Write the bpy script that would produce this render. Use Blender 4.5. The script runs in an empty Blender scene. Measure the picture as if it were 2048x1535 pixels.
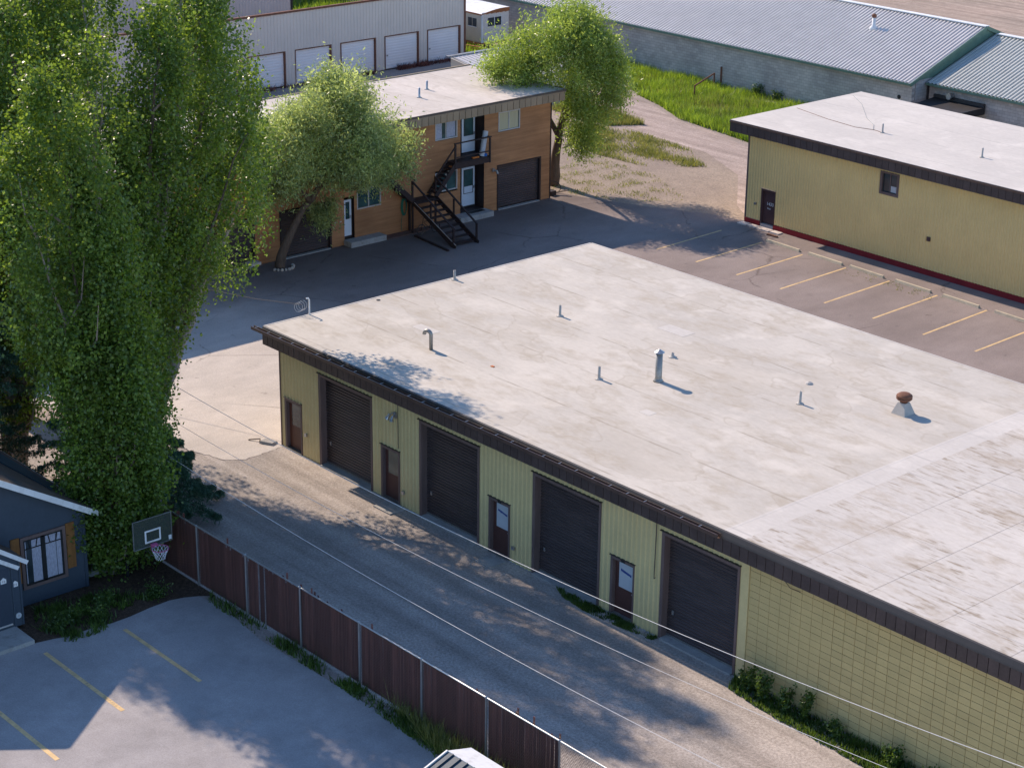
import bpy, math, random
import numpy as np
from mathutils import Vector, Matrix
random.seed(7); rng = np.random.default_rng(7)
R = math.radians

# ------------------------------------------------------------------ camera
sc = bpy.context.scene
col = sc.collection
cd = bpy.data.cameras.new('camera'); cam = bpy.data.objects.new('camera', cd); col.objects.link(cam)
cr = Vector((0.66164488, 0.74971976, 0.01209708)); cu = Vector((-0.27515021, 0.22775528, 0.9340342)); cf = Vector((-0.69750872, 0.62132746, -0.35697866))
M = Matrix.Identity(4)
for i in range(3):
    M[i][0] = cr[i]; M[i][1] = cu[i]; M[i][2] = -cf[i]
M[0][3], M[1][3], M[2][3] = 61.2249, -42.2321, 30.9686
cam.matrix_world = M
cd.lens = 70; cd.sensor_width = 36; cd.clip_start = 0.5; cd.clip_end = 3000
sc.camera = cam
# ------------------------------------------------------------------ world, sun, exposure
SUN_EL, SUN_AZ = R(37.5), R(-0.6)          # the light travels towards +X
w = bpy.data.worlds.new('World'); sc.world = w; w.use_nodes = True
nt = w.node_tree; bg = nt.nodes['Background']
sky = nt.nodes.new('ShaderNodeTexSky'); sky.sky_type = 'NISHITA'; sky.sun_disc = False
sky.sun_elevation = SUN_EL; sky.sun_rotation = R(270) ; sky.altitude = 1900; sky.dust_density = 0.0; sky.ozone_density = 4.0
nt.links.new(sky.outputs['Color'], bg.inputs['Color']); bg.inputs['Strength'].default_value = 0.15
sd = bpy.data.lights.new('sun', 'SUN'); sd.energy = 3.6; sd.angle = R(0.53); sd.color = (1.0, 0.83, 0.68)
sun = bpy.data.objects.new('sun', sd); col.objects.link(sun)
ld = Vector((math.cos(SUN_EL) * math.cos(SUN_AZ), math.cos(SUN_EL) * math.sin(SUN_AZ), -math.sin(SUN_EL)))
sun.rotation_euler = ld.to_track_quat('-Z', 'Y').to_euler(); sun.location = (-60, 0, 60)
sc.view_settings.view_transform = 'Standard'; sc.view_settings.look = 'None'
sc.view_settings.exposure = 0.83; sc.view_settings.gamma = 1; sc.view_settings.use_curve_mapping = False
sc.render.engine = 'CYCLES'
sc.cycles.max_bounces = 6; sc.cycles.transparent_max_bounces = 8

# ------------------------------------------------------------------ materials
def srgb(r, g, b):
    f = lambda c: (c / 255 / 12.92) if c / 255 <= .04045 else ((c / 255 + .055) / 1.055) ** 2.4
    return (f(r), f(g), f(b))
class NT:
    def __init__(s, name):
        s.m = bpy.data.materials.new(name); s.m.use_nodes = True; s.t = s.m.node_tree
        s.b = s.t.nodes['Principled BSDF']; s.geo = None
    def n(s, typ, **k):
        x = s.t.nodes.new(typ)
        for a, v in k.items(): setattr(x, a, v)
        return x
    def l(s, a, b): s.t.links.new(a, b)
    def pos(s, scale=(1, 1, 1), rot=0):
        if s.geo is None: s.geo = s.n('ShaderNodeNewGeometry')
        mp = s.n('ShaderNodeMapping'); mp.inputs['Scale'].default_value = scale; mp.inputs['Rotation'].default_value = (0, 0, rot)
        s.l(s.geo.outputs['Position'], mp.inputs['Vector']); return mp.outputs['Vector']
    def noise(s, scale, detail=4, rough=.6, vec=None, stretch=(1, 1, 1)):
        t = s.n('ShaderNodeTexNoise'); t.inputs['Scale'].default_value = scale
        t.inputs['Detail'].default_value = detail; t.inputs['Roughness'].default_value = rough
        s.l(vec if vec is not None else s.pos(stretch), t.inputs['Vector']); return t.outputs['Fac']
    def ramp(s, fac, stops):
        r = s.n('ShaderNodeValToRGB'); e = r.color_ramp.elements
        while len(e) < len(stops): e.new(.5)
        for i, (p, c) in enumerate(stops):
            e[i].position = p; e[i].color = (*c, 1) if len(c) == 3 else c
        s.l(fac, r.inputs['Fac']); return r.outputs['Color']
    def mix(s, fac, a, b, mode='MIX'):
        m = s.n('ShaderNodeMix', data_type='RGBA', blend_type=mode)
        for sock, v in ((m.inputs[0], fac), (m.inputs[6], a), (m.inputs[7], b)):
            if hasattr(v, 'is_output') or isinstance(v, bpy.types.NodeSocket): s.l(v, sock)
            else: sock.default_value = v if not isinstance(v, tuple) else ((*v, 1) if len(v) == 3 else v)
        return m.outputs[2]
    def bump(s, h, strength=.3, dist=.02):
        b = s.n('ShaderNodeBump'); b.inputs['Strength'].default_value = strength; b.inputs['Distance'].default_value = dist
        s.l(h, b.inputs['Height']); s.l(b.outputs['Normal'], s.b.inputs['Normal'])
    def col(s, c):
        if isinstance(c, tuple): s.b.inputs['Base Color'].default_value = (*c, 1)
        else: s.l(c, s.b.inputs['Base Color'])
def mul(c, k): return tuple(min(1, x * k) for x in c)
def pm(name, c, var=.18, scale=2.5, rough=.7, stretch=(1, 1, 1), fine=25, bump=.15, metal=0, spec=.3, dirt=None, rnd=0, bd=.01):
    """painted / weathered surface: large blotches, fine grain, optional dirt colour, optional per-object shade"""
    t = NT(name); f = t.noise(scale, 5, .6, stretch=stretch); g = t.noise(fine, 3, .6, stretch=stretch)
    c1 = t.ramp(f, [(.25, mul(c, 1 - var)), (.75, mul(c, 1 + var))])
    c2 = t.ramp(g, [(.2, (1 - var * .7,) * 3), (.8, (1 + var * .5,) * 3)])
    o = t.mix(1.0, c1, c2, 'MULTIPLY')
    if dirt:
        d = t.ramp(t.noise(scale * 1.7 + .3, 6, .7, stretch=stretch), [(.52, (0, 0, 0)), (.72, (1, 1, 1))])
        o = t.mix(d, o, dirt)
    if rnd:
        oi = t.n('ShaderNodeObjectInfo'); rr = t.ramp(oi.outputs['Random'], [(0, (1 - rnd,) * 3), (1, (1 + rnd * .6,) * 3)])
        o = t.mix(1.0, o, rr, 'MULTIPLY')
    t.col(o); t.b.inputs['Roughness'].default_value = rough; t.b.inputs['Metallic'].default_value = metal
    t.b.inputs['Specular IOR Level'].default_value = spec
    if bump: t.bump(g, bump, bd)
    return t.m
def ground_mat(name, a, b, grain, sc1=.12, sc2=1.1, gs=14, gstr=.35, bump=.5, rough=.95, stains=None, cracks=False, tracks=0, streak=(1, 1, 1)):
    t = NT(name)
    f1 = t.noise(sc1, 6, .62, stretch=streak); f2 = t.noise(sc2, 6, .7, stretch=streak); f3 = t.noise(gs, 3, .75); f4 = t.noise(gs * 4.5, 2, .6)
    base = t.mix(t.ramp(f1, [(.38, (0, 0, 0)), (.62, (1, 1, 1))]), a, b)
    base = t.mix(1, base, t.ramp(f2, [(.25, (.82, .81, .8)), (.75, (1.14, 1.14, 1.14))]), 'MULTIPLY')
    base = t.mix(1, base, t.ramp(f3, [(.3, (1 - gstr,) * 3), (.7, (1 + gstr * .8,) * 3)]), 'MULTIPLY')
    base = t.mix(1, base, t.ramp(f4, [(.3, (1 - gstr,) * 3), (.7, (1 + gstr * .8,) * 3)]), 'MULTIPLY')
    if stains:
        base = t.mix(t.ramp(t.noise(.55, 5, .7), [(.58, (0, 0, 0)), (.72, (.75, .75, .75))]), base, stains)
    if tracks:
        tr = t.noise(.9, 3, .6, stretch=(.05, 1.3, 1)) if tracks == 1 else t.noise(.9, 3, .6, stretch=(.5, .09, 1))
        base = t.mix(1, base, t.ramp(tr, [(.35, (.78, .77, .76)), (.65, (1.12, 1.12, 1.12))]), 'MULTIPLY')
    if cracks:
        v = t.n('ShaderNodeTexVoronoi', feature='DISTANCE_TO_EDGE'); v.inputs['Scale'].default_value = .16
        wv = t.noise(.7, 4, .6); mp = t.n('ShaderNodeVectorMath', operation='ADD')
        cx = t.n('ShaderNodeCombineXYZ'); t.l(wv, cx.inputs[0]); t.l(wv, cx.inputs[1]); t.l(cx.outputs[0], mp.inputs[0]); t.l(t.pos(), mp.inputs[1]); t.l(mp.outputs[0], v.inputs['Vector'])
        base = t.mix(t.ramp(v.outputs['Distance'], [(.003, (.55, .55, .55)), (.008, (0, 0, 0))]), base, mul(a, .4))
    t.col(base); t.b.inputs['Roughness'].default_value = rough; t.b.inputs['Specular IOR Level'].default_value = .15
    t.bump(f4, bump, .02); return t.m
def leaf_mat(name, lo, hi, trans=.45, tcol=None, rough=.38, spec=.5):
    t = NT(name); g = t.n('ShaderNodeNewGeometry'); c = t.ramp(g.outputs['Random Per Island'], [(0, lo), (.6, tuple((x + y) / 2 for x, y in zip(lo, hi))), (1, hi)])
    c = t.mix(1, c, t.ramp(t.noise(.9, 4, .65), [(.3, (.55, .6, .6)), (.7, (1.35, 1.3, 1.15))]), 'MULTIPLY')
    t.col(c); t.b.inputs['Roughness'].default_value = rough; t.b.inputs['Specular IOR Level'].default_value = spec
    tr = t.n('ShaderNodeBsdfTranslucent'); tc = t.mix(1, c, tcol or (1.9, 1.75, .8), 'MULTIPLY'); t.l(tc, tr.inputs['Color'])
    mx = t.n('ShaderNodeMixShader'); mx.inputs[0].default_value = trans
    out = t.t.nodes['Material Output']; t.l(t.b.outputs[0], mx.inputs[1]); t.l(tr.outputs[0], mx.inputs[2]); t.l(mx.outputs[0], out.inputs['Surface'])
    return t.m
def glass_mat(name, c=(.03, .04, .045), rough=.08):
    t = NT(name); t.col(t.ramp(t.noise(1.3, 3, .5), [(.3, mul(c, .6)), (.7, mul(c, 1.7))])); t.b.inputs['Roughness'].default_value = rough
    t.b.inputs['Specular IOR Level'].default_value = .7; return t.m
def roof_mat(name, a, b, brown, spotty=False):
    t = NT(name)
    f1 = t.noise(.22, 6, .65, stretch=(.6, 1.4, 1)); f2 = t.noise(.9, 7, .7, stretch=(.62, 1.3, 1)); f3 = t.noise(5, 4, .7, stretch=(.6, 1.4, 1))
    c = t.mix(t.ramp(f1, [(.4, (0, 0, 0)), (.58, (1, 1, 1))]), a, b)
    c = t.mix(t.ramp(f2, [(.48, (0, 0, 0)), (.66, (.7, .7, .7))]), c, brown)
    c = t.mix(1, c, t.ramp(f3, [(.25, (.9, .895, .885)), (.7, (1.05, 1.05, 1.05))]), 'MULTIPLY')
    lp = t.noise(.55, 4, .6); c = t.mix(t.ramp(lp, [(.56, (0, 0, 0)), (.7, (.7, .7, .7))]), c, mul(a, 1.1))
    if not spotty:
        pr_ = t.noise(.33, 3, .5, stretch=(.8, 1.2, 1)); c = t.mix(t.ramp(pr_, [(.55, (0, 0, 0)), (.565, (.5, .5, .5)), (.575, (.14, .14, .14)), (.7, (.3, .3, .3))]), c, mul(brown, .92))
        wv = t.n('ShaderNodeTexWave', wave_type='BANDS', bands_direction='Y'); wv.inputs['Scale'].default_value = .105; wv.inputs['Distortion'].default_value = .25; wv.inputs['Detail'].default_value = 2; t.l(t.pos(), wv.inputs['Vector'])
        c = t.mix(t.mix(1, t.ramp(wv.outputs['Fac'], [(.0, (.7, .7, .7)), (.0016, (0, 0, 0))]), t.ramp(t.noise(.8, 3, .6), [(.4, (0, 0, 0)), (.6, (1, 1, 1))]), 'MULTIPLY'), c, mul(brown, .75))
    if spotty:
        s = t.noise(2.2, 5, .6, stretch=(.5, 2.6, 1)); s2 = t.noise(.35, 2, .5)
        m = t.mix(1, t.ramp(s, [(.52, (0, 0, 0)), (.64, (1, 1, 1))]), t.ramp(s2, [(.38, (0, 0, 0)), (.56, (.9, .9, .9))]), 'MULTIPLY')
        c = t.mix(m, c, mul(brown, .78))
    t.col(c); t.b.inputs['Roughness'].default_value = .85; t.b.inputs['Specular IOR Level'].default_value = .2
    t.bump(f3, .25, .02); return t.m
def brick_mat(name, a, b, mortar, bw=.4, bh=.2, sx='X', warp=0):
    t = NT(name); g = t.n('ShaderNodeNewGeometry'); sp = t.n('ShaderNodeSeparateXYZ'); t.l(g.outputs['Position'], sp.inputs[0])
    cb = t.n('ShaderNodeCombineXYZ'); t.l(sp.outputs[sx], cb.inputs[0]); t.l(sp.outputs['Z'], cb.inputs[1])
    br = t.n('ShaderNodeTexBrick'); br.inputs['Scale'].default_value = 1; br.inputs['Brick Width'].default_value = bw; br.inputs['Row Height'].default_value = bh
    br.inputs['Mortar Size'].default_value = .012; br.inputs['Color1'].default_value = (*a, 1); br.inputs['Color2'].default_value = (*b, 1); br.inputs['Mortar'].default_value = (*mortar, 1)
    t.l(cb.outputs[0], br.inputs['Vector'])
    c = t.mix(1, br.outputs['Color'], t.ramp(t.noise(.5, 5, .65), [(.3, (.78, .78, .78)), (.7, (1.2, 1.2, 1.18))]), 'MULTIPLY')
    t.col(c); t.b.inputs['Roughness'].default_value = .9; t.bump(br.outputs['Fac'], -.4, .01); return t.m

MAT = {}
def mats():
    m = MAT
    m['ground'] = ground_mat('gravel_dirt', (.38, .31, .27), (.31, .262, .235), 0, gs=12, gstr=.28, stains=(.26, .205, .165))
    m['lane'] = ground_mat('lane_gravel', (.45, .395, .35), (.375, .335, .30), 0, sc1=.16, gs=11, gstr=.33, bump=.55, stains=(.29, .245, .21), tracks=1)
    m['lot'] = ground_mat('aged_asphalt', (.175, .148, .135), (.215, .182, .168), 0, gs=16, gstr=.2, bump=.3, stains=(.135, .115, .105), cracks=True, tracks=2)
    m['dark_asphalt'] = ground_mat('dark_asphalt', (.165, .14, .128), (.20, .168, .152), 0, gs=16, gstr=.2, bump=.3, stains=(.085, .075, .07), tracks=2)
    m['apron'] = ground_mat('pale_apron', (.42, .37, .325), (.36, .32, .285), 0, gs=10, gstr=.14, bump=.25, stains=(.33, .285, .25), tracks=2)
    m['parking'] = ground_mat('parking_asphalt', (.40, .37, .355), (.31, .292, .285), 0, gs=20, gstr=.15, bump=.2, stains=(.27, .245, .24))
    m['road'] = ground_mat('dirt_road', (.44, .35, .30), (.37, .30, .26), 0, gs=7, gstr=.25, tracks=1)
    m['gravel'] = ground_mat('yard_gravel', (.34, .275, .215), (.28, .225, .185), 0, gs=7, gstr=.3, bump=.5)
    m['field'] = ground_mat('bare_field', (.40, .31, .25), (.33, .265, .215), 0, gs=3, gstr=.15, tracks=1)
    m['mulch'] = ground_mat('mulch', (.10, .066, .045), (.075, .052, .038), 0, gs=7, gstr=.5, bump=.9)
    m['roofA'] = roof_mat('roof_membrane', (.545, .50, .435), (.475, .437, .382), (.40, .345, .27))
    m['roofS'] = roof_mat('roof_sheets', (.56, .52, .468), (.51, .475, .43), (.36, .295, .22), True)
    m['roofB'] = roof_mat('roof_clean', (.575, .535, .482), (.52, .485, .44), (.53, .495, .45))
    m['roofC'] = roof_mat('roof_old', (.60, .54, .48), (.53, .48, .425), (.44, .385, .325))
    m['yellow'] = pm('olive_siding', (.64, .51, .245), .09, .8, .55, fine=9, bump=.05, dirt=None)
    m['yellowB'] = pm('olive_siding_old', (.80, .585, .25), .08, .5, .6, fine=9, bump=.05)
    m['block'] = pm('tan_painted_block', (.57, .425, .185), .07, 1.2, .85, fine=40, bump=.35, rnd=.07, dirt=(.51, .385, .165))
    m['mortar'] = pm('mortar', (.43, .315, .135), .1, 3, .95)
    m['fascia'] = pm('brown_fascia', (.082, .057, .05), .2, 1.5, .5, fine=12, bump=.05, rnd=.12)
    m['coping'] = pm('dark_coping', (.026, .022, .021), .25, 2, .55, fine=14, bump=.05, spec=.5)
    m['gutter'] = pm('gutter_brown', (.10, .06, .045), .25, 2, .4, bump=.05, spec=.5)
    m['trim'] = pm('brown_trim', (.155, .105, .092), .2, 2.5, .65, stretch=(2, 2, .4), bump=.1)
    m['curtain'] = pm('dark_brown_door', (.068, .048, .044), .3, 1.1, .42, stretch=(.5, .5, 2.5), fine=9, bump=.05, spec=.45)
    m['doorbr'] = pm('red_brown_door', (.13, .056, .036), .18, 1.5, .5, bump=.05)
    m['doordk'] = pm('dark_door', (.10, .045, .036), .2, 1.5, .5, bump=.05)
    m['doorpl'] = pm('plum_door', (.085, .045, .045), .2, 1.5, .5, bump=.05)
    m['paper'] = pm('window_paper', (.50, .52, .53), .07, 2, .8, bump=0)
    m['bluestrip'] = pm('blue_strip', (.05, .08, .25), .1, 2, .6, bump=0)
    m['glass'] = glass_mat('dark_glass'); m['glassg'] = glass_mat('green_glass', (.035, .075, .07))
    m['conc'] = pm('concrete', (.36, .345, .32), .16, 2, .9, fine=18, bump=.2, dirt=(.24, .22, .2))
    m['white'] = pm('white_paint', (.72, .72, .70), .07, 1.2, .5, fine=9, bump=.04, dirt=(.55, .53, .5))
    m['galv'] = pm('galvanised', (.42, .42, .42), .15, 3, .35, metal=.75, bump=.05)
    m['galvd'] = pm('old_galvanised', (.30, .29, .27), .25, 3, .45, metal=.6, bump=.05)
    m['pvc'] = pm('pale_pipe', (.40, .375, .34), .12, 4, .6, bump=.03)
    m['rust'] = pm('rusty', (.17, .075, .045), .3, 4, .8)
    m['rusto'] = pm('rust_orange', (.33, .12, .045), .2, 4, .7)
    m['red'] = pm('red_base', (.25, .018, .022), .2, 1.5, .65, fine=12)
    m['wood'] = None
    t = NT('cedar_siding'); f = t.noise(1.2, 5, .65, stretch=(1, .35, 6)); f2 = t.noise(.35, 4, .6)
    c = t.mix(t.ramp(f, [(.3, (0, 0, 0)), (.7, (1, 1, 1))]), (.31, .135, .05), (.47, .22, .088)); c = t.mix(1, c, t.ramp(f2, [(.3, (.8, .78, .75)), (.7, (1.15, 1.15, 1.15))]), 'MULTIPLY')
    t.col(c); t.b.inputs['Roughness'].default_value = .75; m['wood'] = t.m
    m['stain'] = pm('dark_stained_wood', (.038, .024, .022), .25, 3, .6, stretch=(2, 2, 2))
    m['battC'] = pm('fascia_olive', (.30, .215, .135), .14, 1.2, .7, rnd=.12)
    m['battd'] = pm('fascia_dark', (.10, .075, .06), .2, 2, .7)
    m['doorw'] = pm('white_door', (.66, .70, .74), .05, 2, .45, bump=.03)
    m['frame'] = pm('pale_window_frame', (.50, .46, .42), .1, 3, .5, bump=.03)
    m['cloth'] = pm('curtain_cloth', (.50, .44, .28), .12, 3, .9, stretch=(1, 9, .2))
    m['lace'] = pm('lace_curtain', (.40, .40, .46), .3, 4, .9, stretch=(1, 7, 2))
    m['grey'] = pm('grey_metal_wall', (.66, .59, .51), .05, .7, .55, fine=6, bump=.03)
    m['greyd'] = pm('slate_metal_wall', (.42, .39, .38), .06, .7, .55, fine=6, bump=.03)
    m['greenw'] = pm('sage_metal_wall', (.20, .22, .16), .06, .7, .55, fine=6, bump=.03)
    m['rdoor'] = pm('white_roll_door', (.80, .77, .74), .05, .8, .55, fine=8, bump=.03)
    m['metalroof'] = pm('corrugated_zinc', (.54, .52, .50), .08, 1.0, .5, fine=12, bump=.03, metal=.1, dirt=None)
    m['metalroof2'] = pm('corrugated_cream', (.50, .50, .45), .08, 1.0, .5, fine=12, bump=.03, metal=.1)
    m['green'] = pm('green_trim', (.11, .19, .14), .15, 2, .5, bump=.03)
    m['cmu'] = brick_mat('grey_block_wall', (.46, .42, .375), (.37, .34, .305), (.29, .265, .24))
    m['cmuy'] = brick_mat('grey_block_return', (.36, .345, .325), (.30, .29, .275), (.25, .24, .23), sx='Y')
    m['cream'] = pm('cream_panel', (.58, .51, .39), .06, 1, .6, fine=6, bump=.03)
    m['slate'] = pm('slate_blue_siding', (.050, .067, .088), .12, 1.2, .6, fine=10, bump=.05)
    m['slated'] = pm('slate_door', (.044, .057, .078), .1, 1.2, .5, fine=10, bump=.03)
    m['shingle'] = None
    t = NT('asphalt_shingles'); f = t.noise(2.2, 5, .7, stretch=(1, .5, 1)); f2 = t.noise(.5, 4, .6, stretch=(.3, 1.6, 1))
    c = t.mix(t.ramp(f, [(.3, (0, 0, 0)), (.7, (1, 1, 1))]), (.085, .058, .043), (.16, .105, .07)); c = t.mix(t.ramp(f2, [(.5, (0, 0, 0)), (.68, (.8, .8, .8))]), c, (.05, .058, .06))
    t.col(c); t.b.inputs['Roughness'].default_value = .95; t.bump(f, .5, .02); m['shingle'] = t.m
    m['tarp'] = pm('faded_tarp', (.03, .06, .075), .3, 2, .7)
    m['shutter'] = pm('cedar_shutter', (.24, .105, .03), .25, 3, .7, stretch=(2, 2, .5), dirt=(.15, .07, .03))
    m['bark'] = pm('bark', (.13, .095, .07), .35, 3, .95, stretch=(3, 3, .6), fine=14, bump=.7, bd=.03)
    m['barkp'] = pm('pale_bark', (.34, .27, .22), .35, 2, .95, stretch=(3, 3, .5), fine=12, bump=.6, bd=.03)
    m['poplar'] = leaf_mat('poplar_leaves', (.075, .14, .03), (.19, .275, .055), .48)
    m['willow'] = leaf_mat('willow_leaves', (.21, .265, .105), (.48, .54, .25), .5, (1.45, 1.45, .9))
    m['willow2'] = leaf_mat('green_willow_leaves', (.17, .24, .055), (.38, .46, .14), .5, (1.5, 1.5, .75))
    m['spruce'] = leaf_mat('spruce_needles', (.04, .095, .055), (.09, .18, .10), .12, (1.2, 1.3, .8))
    m['grass'] = leaf_mat('meadow_grass', (.15, .225, .028), (.33, .42, .075), .45, (1.3, 1.4, .6))
    m['drygrass'] = leaf_mat('dry_grass', (.16, .19, .05), (.34, .33, .13), .4, (1.3, 1.25, .7))
    m['weed'] = leaf_mat('weeds', (.04, .085, .018), (.12, .19, .045), .4)
    m['redweed'] = leaf_mat('red_weeds', (.13, .05, .05), (.25, .11, .09), .3, (1.3, 1, .9))
    m['slat'] = pm('fence_slats', (.15, .062, .048), .22, 3, .45, stretch=(3, 3, .5), bump=.05, spec=.4)
    t = NT('fence_slats_varied'); g = t.n('ShaderNodeNewGeometry'); t.col(t.mix(1, t.ramp(g.outputs['Random Per Island'], [(0, (.085, .03, .023)), (.75, (.135, .048, .036)), (1, (.175, .066, .05))]), t.ramp(t.noise(6, 3, .6, stretch=(1, 1, .3)), [(.3, (.8, .8, .8)), (.7, (1.2, 1.2, 1.2))]), 'MULTIPLY')); t.b.inputs['Roughness'].default_value = .4; m['slat'] = t.m
    m['paint'] = pm('yellow_line', (.66, .46, .23), .2, 2, .85, fine=14, dirt=(.35, .26, .16))
    m['stop'] = pm('wheel_stop', (.50, .43, .31), .14, 2, .9, fine=14, dirt=(.36, .32, .26))
    m['black'] = pm('black_rubber', (.02, .02, .02), .2, 3, .6)
    m['wire'] = pm('bright_cable', (.6, .58, .55), .05, 2, .45, bump=0)
    m['wired'] = pm('dark_cable', (.06, .05, .05), .1, 2, .6, bump=0)
    m['hose'] = pm('green_hose', (.03, .16, .10), .15, 5, .5)
    m['orange'] = pm('orange_plastic', (.55, .16, .03), .1, 5, .5)
    m['bluep'] = pm('blue_plastic', (.03, .15, .45), .1, 5, .5)
    m['mat'] = pm('rolled_mat', (.50, .50, .50), .12, 4, .8)
    m['pink'] = pm('pink_rim', (.45, .10, .22), .1, 4, .5)
    m['net'] = pm('net', (.7, .7, .72), .05, 4, .9)
    m['paver'] = pm('paver', (.58, .50, .44), .12, 3, .9, rnd=.15)
    m['brickp'] = pm('brick_pave', (.16, .095, .075), .25, 6, .9)
    t = NT('tinted_backboard'); t.col((.07, .085, .07)); t.b.inputs['Roughness'].default_value = .12; t.b.inputs['Alpha'].default_value = .62; m['board'] = t.m
    m['bluemetal'] = pm('blue_metal', (.03, .06, .085), .15, 2, .45)
    m['chrome'] = pm('chrome', (.6, .6, .6), .1, 3, .25, metal=.9, bump=0)
    m['stone'] = pm('pale_stone', (.48, .44, .38), .2, 5, .9, rnd=.2)
    m['tan'] = pm('tan_cap', (.38, .29, .2), .15, 3, .7)
mats()

# ------------------------------------------------------------------ mesh helpers
def wloc(p):
    v = Vector((0, 0, 0))
    while p is not None: v += p.location; p = p.parent
    return v
class MB:
    def __init__(s): s.v = []; s.f = []; s.m = []; s.k = 0
    def add(s, vs, fs, mi=None):
        n = len(s.v); s.v += [tuple(map(float, v)) for v in vs]; s.f += [tuple(i + n for i in f) for f in fs]; s.m += [s.k if mi is None else mi] * len(fs); return s
    def mi(s, k): s.k = k; return s
    def box(s, x0, x1, y0, y1, z0, z1):
        vs = [(x, y, z) for z in (z0, z1) for y in (y0, y1) for x in (x0, x1)]
        return s.add(vs, [(0, 2, 3, 1), (4, 5, 7, 6), (0, 1, 5, 4), (2, 6, 7, 3), (0, 4, 6, 2), (1, 3, 7, 5)])
    def hexa(s, a, b):   # two quads (4 pts each), same winding
        return s.add(list(a) + list(b), [(3, 2, 1, 0), (4, 5, 6, 7), (0, 1, 5, 4), (1, 2, 6, 5), (2, 3, 7, 6), (3, 0, 4, 7)])
    def quad(s, *p): return s.add(p, [tuple(range(len(p)))])
    def bar(s, a, b, w, h, up=(0, 0, 1)):
        a = Vector(a); b = Vector(b); d = (b - a).normalized(); u = Vector(up)
        if abs(d.dot(u)) > .99: u = Vector((1, 0, 0))
        r = d.cross(u).normalized() * (w / 2); u = r.cross(d).normalized() * (h / 2)
        q = lambda c: [c - r - u, c + r - u, c + r + u, c - r + u]
        return s.hexa(q(a), q(b))
    def tube(s, pts, r, n=8, cap=True):
        pts = [Vector(p) for p in pts]; rs = r if isinstance(r, (list, tuple)) else [r] * len(pts); rings = []; k = len(s.v); u = None
        for i, p in enumerate(pts):
            d = (pts[min(i + 1, len(pts) - 1)] - pts[max(i - 1, 0)]).normalized()
            if u is None: u = d.orthogonal().normalized()
            u = (u - d * u.dot(d)).normalized(); w_ = d.cross(u)
            s.v += [tuple(p + (u * math.cos(6.28319 * j / n) + w_ * math.sin(6.28319 * j / n)) * rs[i]) for j in range(n)]
        nf = 0
        for i in range(len(pts) - 1):
            for j in range(n):
                a = k + i * n + j; b = k + i * n + (j + 1) % n; s.f.append((a, b, b + n, a + n)); nf += 1
        if cap: s.f.append(tuple(k + j for j in reversed(range(n)))); s.f.append(tuple(k + (len(pts) - 1) * n + j for j in range(n))); nf += 2
        s.m += [s.k] * nf; return s
    def lathe(s, c, prof, n=16):
        k = len(s.v)
        for r, z in prof: s.v += [(c[0] + r * math.cos(6.28319 * j / n), c[1] + r * math.sin(6.28319 * j / n), c[2] + z) for j in range(n)]
        nf = 0
        for i in range(len(prof) - 1):
            for j in range(n): a = k + i * n + j; b = k + i * n + (j + 1) % n; s.f.append((a, b, b + n, a + n)); nf += 1
        s.f.append(tuple(k + j for j in reversed(range(n)))); s.f.append(tuple(k + (len(prof) - 1) * n + j for j in range(n))); s.m += [s.k] * (nf + 2); return s
    def build(s, name, mt, parent=None, smooth=False, origin=None):
        me = bpy.data.meshes.new(name); o = Vector(origin) if origin is not None else Vector((0, 0, 0))
        pw = wloc(parent); off = o if origin is not None else pw
        vs = [(v[0] - off.x, v[1] - off.y, v[2] - off.z) for v in s.v] if off.length else s.v
        me.from_pydata(vs, [], s.f)
        for x in (mt if isinstance(mt, (list, tuple)) else [mt]): me.materials.append(MAT[x])
        if isinstance(mt, (list, tuple)) and len(mt) > 1: me.polygons.foreach_set('material_index', s.m)
        if smooth: me.polygons.foreach_set('use_smooth', [True] * len(me.polygons))
        me.update(); ob = bpy.data.objects.new(name, me); col.objects.link(ob)
        if parent is not None: ob.parent = parent
        if origin is not None: ob.location = o - pw
        return ob
def tag(o, label=None, cat=None, group=None, kind=None):
    for k, v in (('label', label), ('category', cat), ('group', group), ('kind', kind)):
        if v: o[k] = v
    return o
def thing(name, loc, label, cat, group=None):
    o = bpy.data.objects.new(name, None); col.objects.link(o); o.location = loc; o.empty_display_size = .3
    return tag(o, label, cat, group)
def inst(src_mesh, name, loc, parent, scale=None):
    o = bpy.data.objects.new(name, src_mesh); col.objects.link(o); o.parent = parent; o.location = Vector(loc) - wloc(parent)
    if scale: o.scale = scale
    return o
def mesh_box(name, sx, sy, sz, mt, bev=0):
    mb = MB()
    if bev:
        b = bev; x, y, z = sx / 2, sy / 2, sz / 2
        # chamfered front (-Y) face
        mb.add([(-x, y, -z), (x, y, -z), (x, y, z), (-x, y, z), (-x, -y + b, -z), (x, -y + b, -z), (x, -y + b, z), (-x, -y + b, z), (-x + b, -y, -z + b), (x - b, -y, -z + b), (x - b, -y, z - b), (-x + b, -y, z - b)],
               [(0, 3, 2, 1), (0, 1, 5, 4), (1, 2, 6, 5), (2, 3, 7, 6), (3, 0, 4, 7), (4, 5, 9, 8), (5, 6, 10, 9), (6, 7, 11, 10), (7, 4, 8, 11), (8, 9, 10, 11)])
    else: mb.box(-sx / 2, sx / 2, -sy / 2, sy / 2, -sz / 2, sz / 2)
    me = bpy.data.meshes.new(name); me.from_pydata(mb.v, [], mb.f); me.materials.append(MAT[mt]); return me
def sheet(name, pts, z, mt, kind='structure'):
    mb = MB(); mb.add([(x, y, z) for x, y in pts], [tuple(range(len(pts)))]); o = mb.build(name, mt); return tag(o, kind=kind)
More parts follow.
